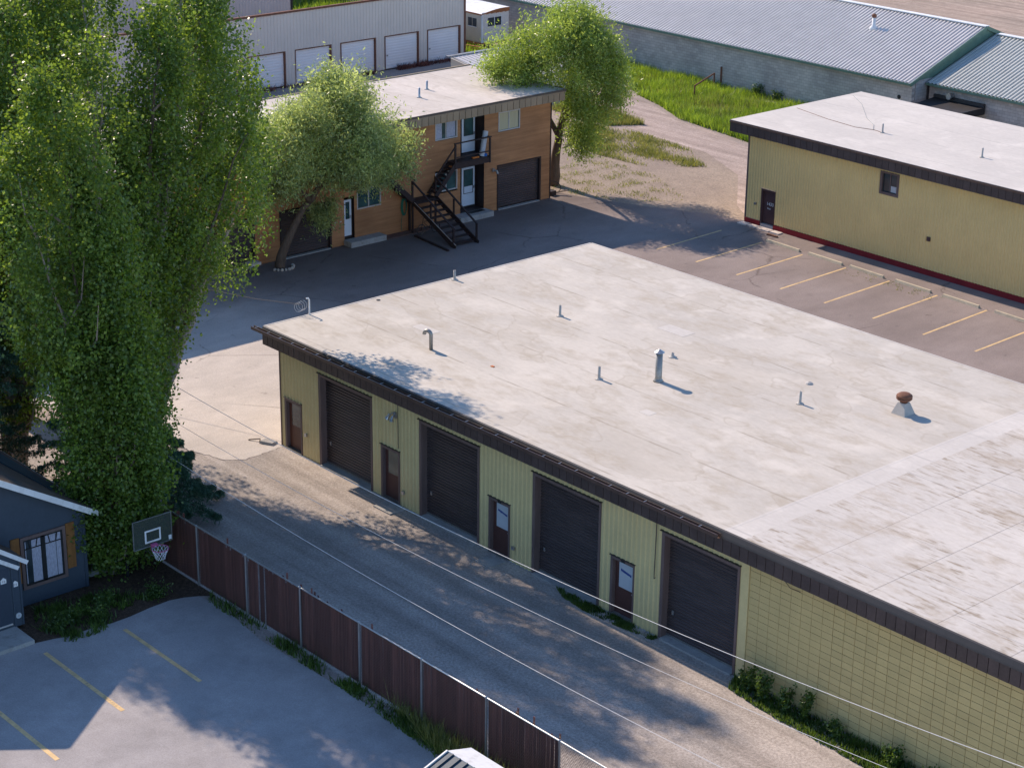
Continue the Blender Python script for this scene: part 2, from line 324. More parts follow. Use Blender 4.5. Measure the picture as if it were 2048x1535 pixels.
def ribs(mb, a0, a1, z0, z1, p, pitch=.22, d=.03, axis='y', sgn=-1, rw=.05, phase=0.0):
    """ribbed sheet metal wall: runs along x (axis 'y', plane y=p) or along y (axis 'x', plane x=p); ribs stand out towards sgn"""
    xs = [(a0, 0)]; k = math.floor((a0 - phase) / pitch)
    while True:
        c = phase + k * pitch; k += 1
        if c > a1: break
        for dx, h in ((-rw, 0), (-rw * .45, d), (rw * .45, d), (rw, 0)):
            if a0 < c + dx < a1: xs.append((c + dx, h))
    xs.append((a1, 0))
    for (x0, h0), (x1, h1) in zip(xs, xs[1:]):
        if axis == 'y': q = [(x0, p + sgn * h0, z0), (x1, p + sgn * h1, z0), (x1, p + sgn * h1, z1), (x0, p + sgn * h0, z1)]
        else: q = [(p + sgn * h0, x0, z0), (p + sgn * h1, x1, z0), (p + sgn * h1, x1, z1), (p + sgn * h0, x0, z1)]
        mb.quad(*q)
def slats(mb, a0, a1, z0, z1, p, pitch=.09, d=.02, axis='y', sgn=-1):
    n = max(1, round((z1 - z0) / pitch)); h = (z1 - z0) / n
    for i in range(n):
        za = z0 + i * h
        prof = [(0, za), (d, za + h * .3), (d, za + h * .75), (0, za + h)]
        for (h0, zz0), (h1, zz1) in zip(prof, prof[1:]):
            if axis == 'y': mb.quad((a0, p + sgn * h0, zz0), (a1, p + sgn * h0, zz0), (a1, p + sgn * h1, zz1), (a0, p + sgn * h1, zz1))
            else: mb.quad((p + sgn * h0, a0, zz0), (p + sgn * h0, a1, zz0), (p + sgn * h1, a1, zz1), (p + sgn * h1, a0, zz1))
def text_obj(name, body, size, mt, loc, axis, parent):
    cu_ = bpy.data.curves.new(name, 'FONT'); cu_.body = body; cu_.size = size; cu_.extrude = .002; cu_.align_x = 'CENTER'; cu_.align_y = 'CENTER'
    o = bpy.data.objects.new('tmp', cu_); col.objects.link(o)
    dg = bpy.context.evaluated_depsgraph_get(); me = bpy.data.meshes.new_from_object(o.evaluated_get(dg)); bpy.data.objects.remove(o)
    me.materials.clear(); me.materials.append(MAT[mt])
    rot = Matrix.Rotation(R(90), 4, 'X') if axis == 'y' else Matrix.Rotation(R(90), 4, 'Z') @ Matrix.Rotation(R(90), 4, 'X')
    me.transform(rot); return inst(me, name, loc, parent)

# ------------------------------------------------------------------ setting
def setting():
    # lot asphalt pales towards the dusty apron at the lane end
    t = NT('lot_asphalt'); f1 = t.noise(.12, 6, .62); f2 = t.noise(1.1, 6, .7, stretch=(.5, .2, 1)); f3 = t.noise(16, 3, .7); f4 = t.noise(70, 2, .6)
    lot = t.mix(t.ramp(f1, [(.38, (0, 0, 0)), (.62, (1, 1, 1))]), (.235, .192, .172), (.29, .24, .218))
    pale = t.mix(t.ramp(f1, [(.38, (0, 0, 0)), (.62, (1, 1, 1))]), (.60, .535, .47), (.50, .45, .40))
    sp = t.n('ShaderNodeSeparateXYZ'); t.geo = t.geo or t.n('ShaderNodeNewGeometry'); t.l(t.geo.outputs['Position'], sp.inputs[0])
    ad = t.n('ShaderNodeMath', operation='MULTIPLY_ADD'); ad.inputs[1].default_value = 5; t.l(t.noise(.35, 5, .6), ad.inputs[0]); t.l(sp.outputs['Y'], ad.inputs[2])
    mr = t.n('ShaderNodeMapRange', interpolation_type='SMOOTHSTEP'); mr.inputs[1].default_value = 7.5; mr.inputs[2].default_value = 17; mr.inputs[3].default_value = 1; mr.inputs[4].default_value = 0; t.l(ad.outputs[0], mr.inputs[0])
    c = t.mix(mr.outputs[0], lot, pale)
    c = t.mix(1, c, t.ramp(f2, [(.3, (.85, .85, .85)), (.7, (1.1, 1.1, 1.1))]), 'MULTIPLY'); c = t.mix(1, c, t.ramp(f3, [(.3, (.84, .84, .84)), (.7, (1.12, 1.12, 1.12))]), 'MULTIPLY'); c = t.mix(1, c, t.ramp(f4, [(.3, (.86, .86, .86)), (.7, (1.1, 1.1, 1.1))]), 'MULTIPLY')
    c = t.mix(t.ramp(t.noise(.5, 5, .7), [(.6, (0, 0, 0)), (.74, (.55, .55, .55))]), c, t.mix(1, c, (.66, .65, .65), 'MULTIPLY'))
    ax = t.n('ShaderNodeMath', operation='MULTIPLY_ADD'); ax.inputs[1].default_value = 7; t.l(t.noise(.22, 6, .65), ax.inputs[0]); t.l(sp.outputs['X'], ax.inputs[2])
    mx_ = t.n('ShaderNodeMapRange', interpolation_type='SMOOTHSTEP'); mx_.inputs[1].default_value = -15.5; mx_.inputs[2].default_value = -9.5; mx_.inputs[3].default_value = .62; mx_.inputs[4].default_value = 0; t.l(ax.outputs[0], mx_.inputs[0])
    c = t.mix(mx_.outputs[0], c, t.mix(1, c, (.52, .51, .5), 'MULTIPLY'))  # shade in front of the timber building deepened in the asphalt colour
    v = t.n('ShaderNodeTexVoronoi', feature='DISTANCE_TO_EDGE'); v.inputs['Scale'].default_value = .13; wx = t.noise(.6, 5, .65); mp = t.n('ShaderNodeVectorMath', operation='ADD'); cxx = t.n('ShaderNodeCombineXYZ'); t.l(wx, cxx.inputs[0]); t.l(wx, cxx.inputs[1]); t.l(cxx.outputs[0], mp.inputs[0]); t.l(t.pos(), mp.inputs[1]); mp2 = t.n('ShaderNodeVectorMath', operation='SCALE'); mp2.inputs['Scale'].default_value = 1.0; t.l(mp.outputs[0], mp2.inputs[0]); t.l(mp2.outputs[0], v.inputs['Vector'])
    c = t.mix(t.mix(1, t.ramp(v.outputs['Distance'], [(.002, (.7, .7, .7)), (.005, (0, 0, 0))]), t.ramp(t.noise(.3, 2, .5), [(.45, (0, 0, 0)), (.55, (1, 1, 1))]), 'MULTIPLY'), c, t.mix(1, c, (.42, .4, .38), 'MULTIPLY'))
    c = t.mix(t.ramp(t.noise(1.6, 3, .5), [(.68, (0, 0, 0)), (.76, (.6, .6, .6))]), c, t.mix(1, c, (.5, .49, .49), 'MULTIPLY'))
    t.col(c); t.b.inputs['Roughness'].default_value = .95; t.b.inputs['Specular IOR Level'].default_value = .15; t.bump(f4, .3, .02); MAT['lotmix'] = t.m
    sheet('ground', [(-1500, -1500), (1500, -1500), (1500, 1500), (-1500, 1500)], 0, 'ground')
    sheet('field', [(-400, 80), (300, 80), (300, 500), (-400, 500)], .004, 'field')
    sheet('lane', [(-2.6, -3.2), (-.2, -2.55), (.35, -1.95), (.1, .3), (60, .3), (60, -9.6), (10, -9.5), (2, -9.5), (-6, -9)], .004, 'lane')
    lotp = [(-40, -9), (-8, -5), (-5, -4.2), (-2.75, -3.35), (-1.2, -2.95), (-.2, -2.6), (.3, -2.0), (.1, .25), (60, .25), (60, 38.45), (-10.1, 38.5), (-12.5, 37.9), (-15, 36.6), (-17.5, 35.5), (-19.4, 34.8), (-21.6, 34.3), (-21.6, -6), (-40, -6)]
    rag = []; edge = lotp[1:8]
    for (xa, ya), (xb, yb) in zip(edge, edge[1:]):
        n_ = max(2, int(math.hypot(xb - xa, yb - ya) / .18))
        rag += [(xa + (xb - xa) * k / n_ + rng.normal(scale=.035), ya + (yb - ya) * k / n_ + rng.normal(scale=.045)) for k in range(n_)]
    lotp = [lotp[0]] + rag + lotp[7:]
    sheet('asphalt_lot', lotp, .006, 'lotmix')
    cr_ = MB()
    for (xa, ya), (xb, yb) in zip(rag, rag[1:]):
        w_ = rng.uniform(.01, .05); cr_.quad((xa, ya - w_, .0105), (xb, yb - w_, .0105), (xb, yb + .012, .0105), (xa, ya + .012, .0105))
    cr_.quad((-2.6, 2.3, .0105), (-.1, 2.75, .0105), (-.1, 2.79, .0105), (-2.6, 2.33, .0105))
    tag(cr_.build('pavement_crack', 'wired'), kind='structure')
    sheet('yard', [(-21.5, 34.2), (-19, 34.7), (-15, 36.5), (-10, 38.6), (-11, 50), (-16, 47), (-20, 49), (-27, 48.6), (-31, 48), (-40, 50), (-44, 40), (-30, 34)], .004, 'gravel')
    sheet('dirt_road', [(-9.8, 38.6), (-12.5, 40.5), (-17, 45.5), (-22, 48.0), (-27.5, 48.5), (-33, 49.0), (-40, 51.5), (-46, 54), (-46, 58), (-38.6, 57.2), (-36.5, 55.8), (-33, 54.6), (-29.4, 52.8), (-25.5, 52.3), (-22, 51.3), (-17, 51.0), (-10.8, 50.5)], .008, 'road')
    park = [(8.35, -40), (8.4, -17.2), (8.45, -15.8), (8.6, -15.1), (8.78, -14.6), (8.74, -13.9), (8.86, -13.1), (8.84, -12.4), (8.72, -11.6), (8.68, -10.8), (8.82, -10.3), (9.05, -9.85), (9.9, -9.75), (11, -9.8), (13, -10.05), (16, -9.95), (19, -9.9), (21.5, -10.1), (24, -10.6), (60, -10.8), (60, -40)]
    sheet('parking_lot', park, .008, 'parking')
    sheet('planting_bed', [(5.0, -16), (8.4, -17.2), (8.45, -15.8), (8.6, -15.1), (8.78, -14.6), (8.74, -13.9), (8.86, -13.1), (8.84, -12.4), (8.72, -11.6), (8.68, -10.8), (8.82, -10.3), (9.05, -9.85), (9.4, -9.4), (3, -9.4), (3, -14)], .006, 'mulch')
    # painted bay lines
    for i, (xa, xb) in enumerate([(-9.35, -9.62), (-6.49, -6.68), (-3.64, -3.8), (-.68, -.86), (2.17, 1.99), (5.18, 4.98), (8.18, 7.95), (11.15, 11.0)]):
        mb = MB(); y0, y1 = 30.8, 36.1; n = 8
        mb.add([(xa + (xb - xa) * k / n + s_ * .055, y0 + (y1 - y0) * k / n, .011) for k in range(n + 1) for s_ in (-1, 1)], [(2 * k, 2 * k + 1, 2 * k + 3, 2 * k + 2) for k in range(n)])
        o = mb.build('bay_line', 'paint', origin=(xa, y0, 0)); o['kind'] = 'structure'
    for y, x0, x1 in ((-13.03, 9.5, 14.0), (-15.8, 9.25, 14.0), (-18.7, 9.4, 15.2)):
        mb = MB().add([(x0, y - .075, .013), (x1, y - .075, .013), (x1, y + .075, .013), (x0, y + .075, .013)], [(0, 1, 2, 3)]); o = mb.build('bay_line', 'paint', origin=(x0, y, 0)); o['kind'] = 'structure'
setting()

# ------------------------------------------------------------------ workshop building (front)
def man_door(parent, x0, x1, y, z1, leaf, pane, opts=()):
    """door in a ribbed wall at plane y facing -Y: frame stands 3 cm proud, leaf 13 cm back"""
    d = MB(); d.box(x0 + .1, x1 - .08, y + .13, y + .17, .06, z1 - .1); dr = d.build('door', leaf, parent)
    f = MB(); f.box(x0, x0 + .1, y - .03, y + .17, .02, z1); f.box(x1 - .08, x1, y - .03, y + .17, .02, z1); f.box(x0 + .1, x1 - .08, y - .032, y + .168, z1 - .1, z1 + .01); f.build('frame', 'trim', dr)
    MB().box(x0 - .03, x1 + .03, y - .07, y + .02, z1 + .012, z1 + .035).build('drip_cap', 'coping', dr)
    MB().box(x0 + .02, x1 - .02, y - .06, y + .126, .01, .058).build('threshold', 'galvd', dr)
    if pane:
        w0, w1, za, zb = x0 + .28, x1 - .2, 1.05, z1 - .2
        MB().box(w0, w1, y + .118, y + .128, za, zb).build('window_pane', pane, dr)
        if 'strip' in opts:
            s = MB(); n = 8
            for k in range(n): a = w0 + .08 + (w1 - w0 - .16) * k / n; s.box(a, a + (w1 - w0 - .16) / n, y + .114, y + .117, zb - .3 - .012 * k + rng.uniform(-.012, .012), zb - .22 - .012 * k)
            s.build('blue_strip', 'bluestrip', dr)
        if 'plate' in opts: MB().box(x0 + .5, x0 + .68, y - .045, y - .033, z1 - .09, z1 - .01).build('number_plate', 'black', dr)
    MB().tube([(x1 - .16, y + .05, 1.0), (x1 - .16, y + .13, 1.0)], .03, 8).build('door_knob', 'galv', dr)
    return dr
def roll_door(parent, x0, x1, z1, y=0, depth=.27):
    c = MB(); slats(c, x0 + .12, x1 - .12, .12, z1 - .12, y + depth, .115, .034); od = c.build('overhead_door', 'curtain', parent)
    f = MB(); f.box(x0, x0 + .13, y - .03, y + depth + .04, .02, z1); f.box(x1 - .1, x1, y - .03, y + depth + .04, .02, z1); f.box(x0 + .13, x1 - .1, y - .032, y + depth + .04, z1 - .12, z1 + .01); f.build('frame', 'trim', od)
    MB().box(x0 - .05, x1 + .05, y - .09, y + .0, z1 + .012, z1 + .035).build('drip_cap', 'coping', od)
    MB().box(x0 + .13, x1 - .1, y - .12, y + depth + .03, .005, .07).build('sill', 'conc', od)
    MB().box(x0 + .13, x1 - .11, y + depth - .05, y + depth + .01, .075, .14).build('bottom_bar', 'galvd', od)
    h = MB(); h.box(x0 + .35, x0 + .42, y + depth - .06, y + depth - .02, .9, 1.05); h.build('door_lock', 'galv', od)
    return od
def workshop():
    A = thing('workshop_building', (0, 0, 0), 'long low olive metal workshop with flat pale roof and four brown roll-up doors', 'building')
    XR = 48
    # shell behind the cladding
    MB().box(.05, XR, .45, 17.2, .0, 4.86).build('shell', 'yellow', A)
    w = MB(); ops = [(0.03, .28)]
    zt = 4.42
    segs = []
    x = .03
    for n in range(4):
        d0, d1, o0, o1 = .28 + 6.2 * n, 1.41 + 6.2 * n, 2.58 + 6.2 * n, 5.96 + 6.2 * n
        segs += [(x, d0, .03, zt), (d0, d1, 2.17, zt), (d1, o0, .03, zt), (o0, o1, 3.86, zt)]; x = o1
    segs.append((x, 24.62, .03, zt))
    for (a, b, z0, z1) in segs:
        m = MB(); ribs(m, a, b, z0, z1, 0, .215, .028); m.quad((a, 0, z0), (b, 0, z0), (b, .2, z0), (a, .2, z0)); m.build('siding', 'yellow', A)
    m = MB(); ribs(m, 24.62, 24.94, .03, zt, -.03, .5, .0); m.box(24.62, 24.94, -.028, .2, .02, zt); m.build('pilaster', 'yellow', A)
    MB().box(-.03, .03, -.03, .3, .02, zt).build('corner_trim', 'trim', A)
    m = MB(); ribs(m, .03, 17.1, .03, zt, .0, .215, .028, axis='x', sgn=-1); m.build('end_siding', 'yellow', A)
    MB().box(.0, 24.9, -.05, .3, -.02, .028).build('foundation', 'conc', A)
    leafs = ['doorbr', 'doordk', 'doordk', 'doordk']; panes = ['glass', 'glassg', 'paper', 'paper']
    for n in range(4):
        man_door(A, .28 + 6.2 * n, 1.41 + 6.2 * n, 0, 2.16, leafs[n], panes[n], ('strip', 'plate') if n > 1 else ())
        roll_door(A, 2.58 + 6.2 * n, 5.96 + 6.2 * n, 3.85)
    MB().box(7.05, 8.05, -.85, -.1, .0, .055).build('door_slab', 'conc', A)
    MB().box(13.05, 13.85, -.95, -.22, .0, .055).build('door_slab', 'conc', A)
    # block wall in stack bond: near blocks one by one, the rest joined
    bw, bh = .4165, .2265
    MB().box(24.95, XR, .035, .3, .0, zt).build('block_backing', 'mortar', A)
    bm = mesh_box('block', bw - .013, .03, bh - .013, 'block', .006)
    cells = []
    for i in range(int((40 - 24.95) / bw)):
        for j in range(19): cells.append((24.95 + (i + .5) * bw, .02 + (j + .5) * bh))
    vis = [(x, z) for x, z in cells if x < 35.4 and z > .469 * (x - 31.6)]
    far = lambda c: -c[0] + .2 * c[1]
    single = set(sorted(vis, key=far)[:300]); st = MB()
    for (x, z) in cells:
        yo = .02 + rng.uniform(-.003, .003)
        if (x, z) in single: inst(bm, 'block', (x, yo, z), A)
        else:
            hx, hz = (bw - .013) / 2, (bh - .013) / 2; st.box(x - hx, x + hx, yo - .015, yo + .02, z - hz, z + hz)
    tag(st.build('block_courses', 'block', A), kind='stuff')
    # soffit, fascia panels, coping, gutter
    MB().box(-.42, XR, -.42, .44, 4.425, 4.45).build('soffit', 'fascia', A)
    fm = mesh_box('fascia_panel', .333, .03, .5, 'fascia', .004)
    x = -.47
    while x < 38: inst(fm, 'fascia_panel', (x + .175, -.46 + rng.uniform(-.003, .003), 4.55), A); x += .352
    MB().box(-.48, 46, -.44, -.40, 4.32, 4.83).build('fascia_backing', 'coping', A)
    MB().box(-.5, -.455, -.42, 17.4, 4.4, 4.9).build('side_fascia', 'fascia', A)
    m = MB(); m.add([(-.52, -.49, 4.80), (XR, -.49, 4.80), (XR, -.47, 4.86), (-.52, -.47, 4.86), (-.52, -.40, 5.005), (XR, -.40, 5.005), (-.52, -.33, 5.02), (XR, -.33, 5.02), (-.52, -.33, 4.8), (XR, -.33, 4.8)],
          [(0, 1, 2, 3), (3, 2, 5, 4), (4, 5, 7, 6), (8, 0, 3), (8, 3, 4), (8, 4, 6), (0, 8, 9, 1)]); m.build('coping', 'coping', A)
    g = MB(); gx0, gx1 = -1.0, 24.1
    for (ya, za, yb, zb) in ((-.64, 4.93, -.64, 4.81), (-.64, 4.81, -.505, 4.80), (-.505, 4.80, -.50, 4.95)):
        g.hexa([(gx0, ya, za), (gx1, ya, za), (gx1, yb, zb), (gx0, yb, zb)], [(gx0, ya + .006, za + .006), (gx1, ya + .006, za + .006), (gx1, yb + .006, zb + .006), (gx0, yb + .006, zb + .006)])
    g.box(gx0, gx1, -.655, -.632, 4.925, 4.945); gu = g.build('gutter', 'gutter', A)
    hm = mesh_box('hanger', .02, .15, .008, 'galv')
    x = -.7
    while x < 24: inst(hm, 'hanger', (x, -.57, 4.95), gu); x += .8
    # roof
    MB().box(-.55, 24.22, -.34, 17.45, 4.86, 5.0).build('roof', 'roofA', A)
    MB().box(24.22, XR, -.34, 17.45, 4.86, 4.994).build('roof_end', 'roofS', A)
    s = MB(); s.box(24.05, 24.93, -.33, 17.4, 4.99, 5.0035); s.box(24.1, 24.16, -.33, 17.4, 4.99, 5.006); s.build('roof_seam', 'roofB', A)
    k = 0; xs = [24.92, 27.15, 29.64, 32.12, 34.6, 37.1]
    for i in range(5):
        y = -.32 + (-.0, -1.3, -.4, -1.8, -.9)[i]
        while y < 17.3:
            ya, yb = max(y, -.32), min(y + 2.65, 17.4)
            if yb - ya > .3:
                o = MB().box(xs[i] + .007, xs[i + 1] - .007, ya + .005, yb - .005, 4.98, 5.003 + rng.uniform(0, .004)).build('roof_sheet', 'roofS', A)
            y += 2.65
    t_ = MB(); t_.box(-.57, -.5, -.34, 17.47, 4.9, 5.012); t_.box(-.57, XR, 17.4, 17.47, 4.9, 5.012); t_.build('drip_edge', 'roofB', A)
    for px, py, sx, sy in ((3.2, 4.1, 1.2, .5), (15.4, 4.6, .5, .4), (9.5, 11.5, 1.4, .7)): MB().box(px, px + sx, py, py + sy, 4.999, 5.006).build('roof_patch', 'roofB', A)
    # roof vents
    def pipe(x, y, h, r=.055, mt='pvc'):
        m = MB(); m.lathe((x, y, 5.0), [(r * 3, .0), (r * 2.4, .03), (r * 1.05, .06), (r, .08), (r, h), (r * .7, h), (r * .7, h - .1)], 12); return m.build('vent_pipe', mt, A, True)
    pipe(-.3, 9.25, .42); pipe(6.0, 9.49, .46); pipe(12.16, 5.76, .5); pipe(18.54, 9.6, .47, .05); pipe(12.24, 9.55, .18, .06)
    pts = [(5.76, 3.01, 5.0), (5.76, 3.01, 5.6)] + [(5.76 - .14 + .14 * math.cos(a), 3.01 - .05 + .05 * math.cos(a), 5.6 + .14 * math.sin(a)) for a in np.linspace(.2, 3.3, 9)]
    MB().tube(pts, .075, 10).build('gooseneck_vent', 'galvd', A, True)
    m = MB(); m.lathe((13.7, 7.3, 5.0), [(.2, 0), (.17, .06), (.135, .1), (.13, .14), (.13, 1.1), (.1, 1.1)], 16); fl = m.build('flue', 'galvd', A, True)
    m = MB(); m.lathe((13.7, 7.3, 6.08), [(.09, -.02), (.09, .05), (.2, .05), (.19, .07), (.02, .17)], 16); m.build('flue_cap', 'galv', fl)
    x, y = 21.49, 11.72
    m = MB(); m.hexa([(x - .3, y - .3, 5), (x + .3, y - .3, 5), (x + .3, y + .3, 5), (x - .3, y + .3, 5)], [(x - .15, y - .15, 5.42), (x + .15, y - .15, 5.42), (x + .15, y + .15, 5.42), (x - .15, y + .15, 5.42)]); tv = m.build('roof_ventilator', 'pvc', A)
    m = MB(); m.lathe((x, y, 5.42), [(.13, -.05), (.14, .08), (.25, .1), (.29, .15), (.28, .18), (.2, .2), (.29, .21), (.28, .27), (.2, .33), (.09, .355), (.01, .36)], 20); m.build('ventilator_hood', 'rust', tv, True)
    MB().lathe((17.43, 11.39, 5.0), [(.16, 0), (.12, .05), (.02, .09)], 10).build('roof_vent_stub', 'pvc', A)
    MB().lathe((-.2, 5.1, 5.0), [(.09, 0), (.08, .02), (.02, .022)], 10).build('roof_drain', 'black', A)
    MB().box(8.6, 8.74, 3.55, 3.65, 5.0, 5.03).build('roof_debris', 'orange', A)
    # wall fittings
    m = MB(); m.box(7.33, 7.5, -.08, -.03, 3.5, 3.72); fx = m.build('floodlight', 'galvd', A)
    for dx, dy in ((-.2, -.16), (.03, -.2)):
        m = MB(); m.tube([(7.42, -.06, 3.66), (7.42 + dx * .5, -.1, 3.68), (7.42 + dx, dy, 3.58)], .02, 6); m.tube([(7.42 + dx, dy, 3.62), (7.42 + dx * 1.25, dy * 1.25, 3.5), (7.42 + dx * 1.4, dy * 1.4, 3.42)], [.04, .06, .095], 10); m.build('lamp_head', 'galv', fx)
    MB().tube([(7.56, -.045, 4.35), (7.56, -.045, 3.4), (7.57, -.045, 2.3)], .013, 6).build('conduit', 'wired', A)
    for x, z in ((7.85, .62), (1.72, 1.0), (14.05, .62)): m = MB(); m.box(x - .07, x + .07, -.1, -.03, z - .06, z + .06); m.build('outlet_box', 'galv', A)
    MB().tube([(20.95, -.05, 4.35), (20.94, -.05, 3.2), (20.93, -.06, 2.2), (20.97, -.1, 2.08), (21.03, -.1, 2.15)], .014, 6).build('hanging_cable', 'wired', A)
    MB().tube([(26.15, -.04, 4.4), (26.3, -.05, 4.1), (26.6, -.05, 3.9), (27.0, -.05, 3.92)], .01, 6).build('hanging_cable', 'wired', A)
    # service mast with coiled wire at the left edge
    m = MB(); m.tube([(-.52, 1.86, 4.7), (-.52, 1.86, 5.62), (-.52, 1.82, 5.7), (-.55, 1.74, 5.7)], .035, 8); ma = m.build('service_mast', 'white', A)
    for i in range(3):
        c = (-.68 - .05 * i, 1.66 - .07 * i, 5.4 - .04 * i); MB().tube([(c[0] + .1 * math.sin(a), c[1] + .13 * math.sin(a), c[2] + .2 * math.cos(a)) for a in np.linspace(0, 6.0, 14)], .006, 5).build('wire_loop', 'wire', ma)
workshop()

# ------------------------------------------------------------------ second olive building, right
def building_b():
    B = thing('warehouse_building', (-10, 38.4, 0), 'olive ribbed metal building with red base beside the parking bays', 'building')
    Y = 38.4; XR = 34
    MB().box(-9.9, XR, Y + .3, 48.6, 0, 5.6).build('shell', 'yellowB', B)
    for a, b, z0, z1 in ((-9.9, -8.87, .3, 5.3), (-8.87, -7.87, 2.15, 5.3), (-7.87, -.85, .3, 5.3), (-.85, .36, 4.8, 5.3), (-.85, .36, .3, 3.62), (.36, XR, .3, 5.3)):
        m = MB(); ribs(m, a, b, z0, z1, Y, .19, .034, rw=.04); m.build('siding', 'yellowB', B)
    MB().box(-10.02, -9.9, Y - .04, Y + .3, .1, 5.3).build('corner_trim', 'trim', B)
    MB().box(-10.0, -9.88, Y, 48.7, 0, 5.6).build('end_wall', 'yellowB', B)
    x = -9.98
    while x < XR:
        b = min(x + 2.42, XR)
        for (p, q) in (((x, b),) if not (x < -8.37 < b) else ((x, -8.87), (-7.87, b))):
            if q - p > .1: MB().box(p, q - .015, Y - .06, Y + .25, -.02, .29 + rng.uniform(-.02, .01)).build('base_board', 'red', B)
        x = b
    MB().box(-9.9, -8.9, Y - .05, Y - .0, .296, .32).build('base_flashing', 'tan', B)
    d = MB(); d.box(-8.78, -7.92, Y + .1, Y + .14, .2, 2.05); dr = d.build('door', 'doorpl', B)
    f = MB(); f.box(-8.87, -8.78, Y - .04, Y + .14, .03, 2.15); f.box(-7.92, -7.87, Y - .04, Y + .14, .03, 2.15); f.box(-8.78, -7.92, Y - .042, Y + .138, 2.05, 2.16); f.build('frame', 'doorpl', dr)
    MB().box(-8.9, -7.84, Y - .09, Y + .0, 2.165, 2.2).build('drip_cap', 'tan', dr)
    MB().box(-8.8, -7.9, Y - .06, Y + .095, .0, .19).build('door_step', 'greyd', dr)
    text_obj('door_number', '1433', .26, 'white', (-8.3, Y + .094, 1.33), 'y', dr); text_obj('door_note', 'Rear', .14, 'white', (-8.36, Y + .094, 1.08), 'y', dr)
    w = MB(); w.box(-.72, .23, Y + .06, Y + .08, 3.74, 4.72); wi = w.build('window', 'glass', B)
    f = MB(); f.box(-.86, -.72, Y - .05, Y + .1, 3.6, 4.82); f.box(.23, .37, Y - .05, Y + .1, 3.6, 4.82); f.box(-.72, .23, Y - .048, Y + .098, 3.6, 3.74); f.box(-.72, .23, Y - .048, Y + .098, 4.72, 4.82); f.box(-.27, -.22, Y + .03, Y + .058, 3.74, 4.72); f.build('frame', 'trim', wi)
    MB().box(-.2, .2, Y + .045, Y + .059, 3.78, 4.1).build('window_blind', 'mat', wi)
    m = MB(); m.box(2.4, 2.6, Y - .08, Y - .02, 1.8, 2.02); m.build('outlet_box', 'doorpl', B)
    MB().box(-9.32, -9.18, Y - .1, Y - .02, 1.15, 1.28).build('wall_bell', 'galvd', B)
    fm = mesh_box('fascia_panel', .402, .03, .50, 'fascia', .004); x = -10.75
    while x < 20: inst(fm, 'fascia_panel', (x + .21, 37.64 + rng.uniform(-.003, .003), 5.37), B); x += .42
    MB().box(-10.76, XR, 37.66, 37.7, 5.14, 5.6).build('fascia_backing', 'coping', B)
    MB().box(-10.78, -10.74, 37.64, 48.8, 5.12, 5.62).build('side_fascia', 'fascia', B)
    MB().box(-10.7, XR, 37.7, Y + .3, 5.27, 5.3).build('soffit', 'fascia', B)
    m = MB(); m.box(-10.8, XR, 37.58, 37.66, 5.625, 5.675); m.box(-10.8, XR, 37.62, 37.72, 5.69, 5.735); m.build('gutter', 'gutter', B)
    MB().box(-10.78, XR, 37.66, 48.8, 5.6, 5.75).build('roof', 'roofB', B)
    for x, y, h in ((-3.57, 41.75, .5), (2.99, 41.58, .5)):
        m = MB(); m.lathe((x, y, 5.75), [(.14, 0), (.06, .06), (.05, .08), (.05, h), (.03, h)], 10); m.build('vent_pipe', 'pvc', B, True)
    MB().tube([(-10.3, 42.6, 5.76), (-7.5, 41.9, 5.76), (-5.3, 41.6, 5.765), (-4.2, 41.9, 5.765), (-3.6, 41.75, 5.77)], .012, 5).build('roof_cable', 'rust', B)
    MB().tube([(-4.3, 41.9, 5.765), (-5.0, 42.8, 5.765), (-6.2, 43.7, 5.76), (-8.6, 46.2, 5.76), (-10.4, 47.6, 5.76)], .012, 5).build('roof_cable', 'galvd', B)
    # pavers before the door
    for i, (x, l) in enumerate(((-10.0, .62), (-9.3, .68), (-8.55, .82), (-7.65, .6))):
        o = MB().box(x, x + l, 37.78 + .05 * (i % 2), 38.22, .0, .07).build('paving_slab', 'paver', origin=(x, 37.8, 0))
        tag(o, ['leftmost pale paving slab beside red base of olive warehouse', 'second pale paving slab from the olive warehouse corner', 'wide pale paving slab right before the plum door', 'pale paving slab just right of the plum door'][i], 'paving slab', 'paving slabs at the plum door')
    tag(MB().box(-7.45, -6.75, 37.35, 37.5, .01, .08).build('scrap_board', 'rust', origin=(-7.4, 37.4, 0)), 'short dark red board lying on the asphalt near the plum door', 'board')
building_b()

# ------------------------------------------------------------------ two-storey timber building
def window_x(parent, X, y0, y1, z0, z1, pane='glassg', drape=None):
    w = MB().box(X - .06, X - .04, y0 + .05, y1 - .05, z0 + .05, z1 - .05).build('window', pane, parent)
    f = MB(); f.box(X - .08, X + .035, y0, y0 + .06, z0, z1); f.box(X - .08, X + .035, y1 - .06, y1, z0, z1); f.box(X - .078, X + .033, y0 + .06, y1 - .06, z0, z0 + .06); f.box(X - .078, X + .033, y0 + .06, y1 - .06, z1 - .06, z1)
    ym = (y0 + y1) / 2; f.box(X - .038, X + .0, ym - .03, ym + .03, z0 + .06, z1 - .06); f.build('frame', 'frame', w)
    if drape:
        d = MB(); n = int((y1 - y0 - .12) / .05)
        for i in range(n):
            a = y0 + .06 + i * .05
            if drape == 'part' and .3 < (i / n) < .55: continue
            d.hexa([(X - .036, a, z0 + .07), (X - .03, a + .025, z0 + .07), (X - .03, a + .025, z1 - .07), (X - .036, a, z1 - .07)], [(X - .034, a + .045, z0 + .07), (X - .034, a + .05, z0 + .07), (X - .034, a + .05, z1 - .07), (X - .034, a + .045, z1 - .07)])
        d.build('curtain', 'cloth' if drape == 'full' else 'lace', w)
    return w
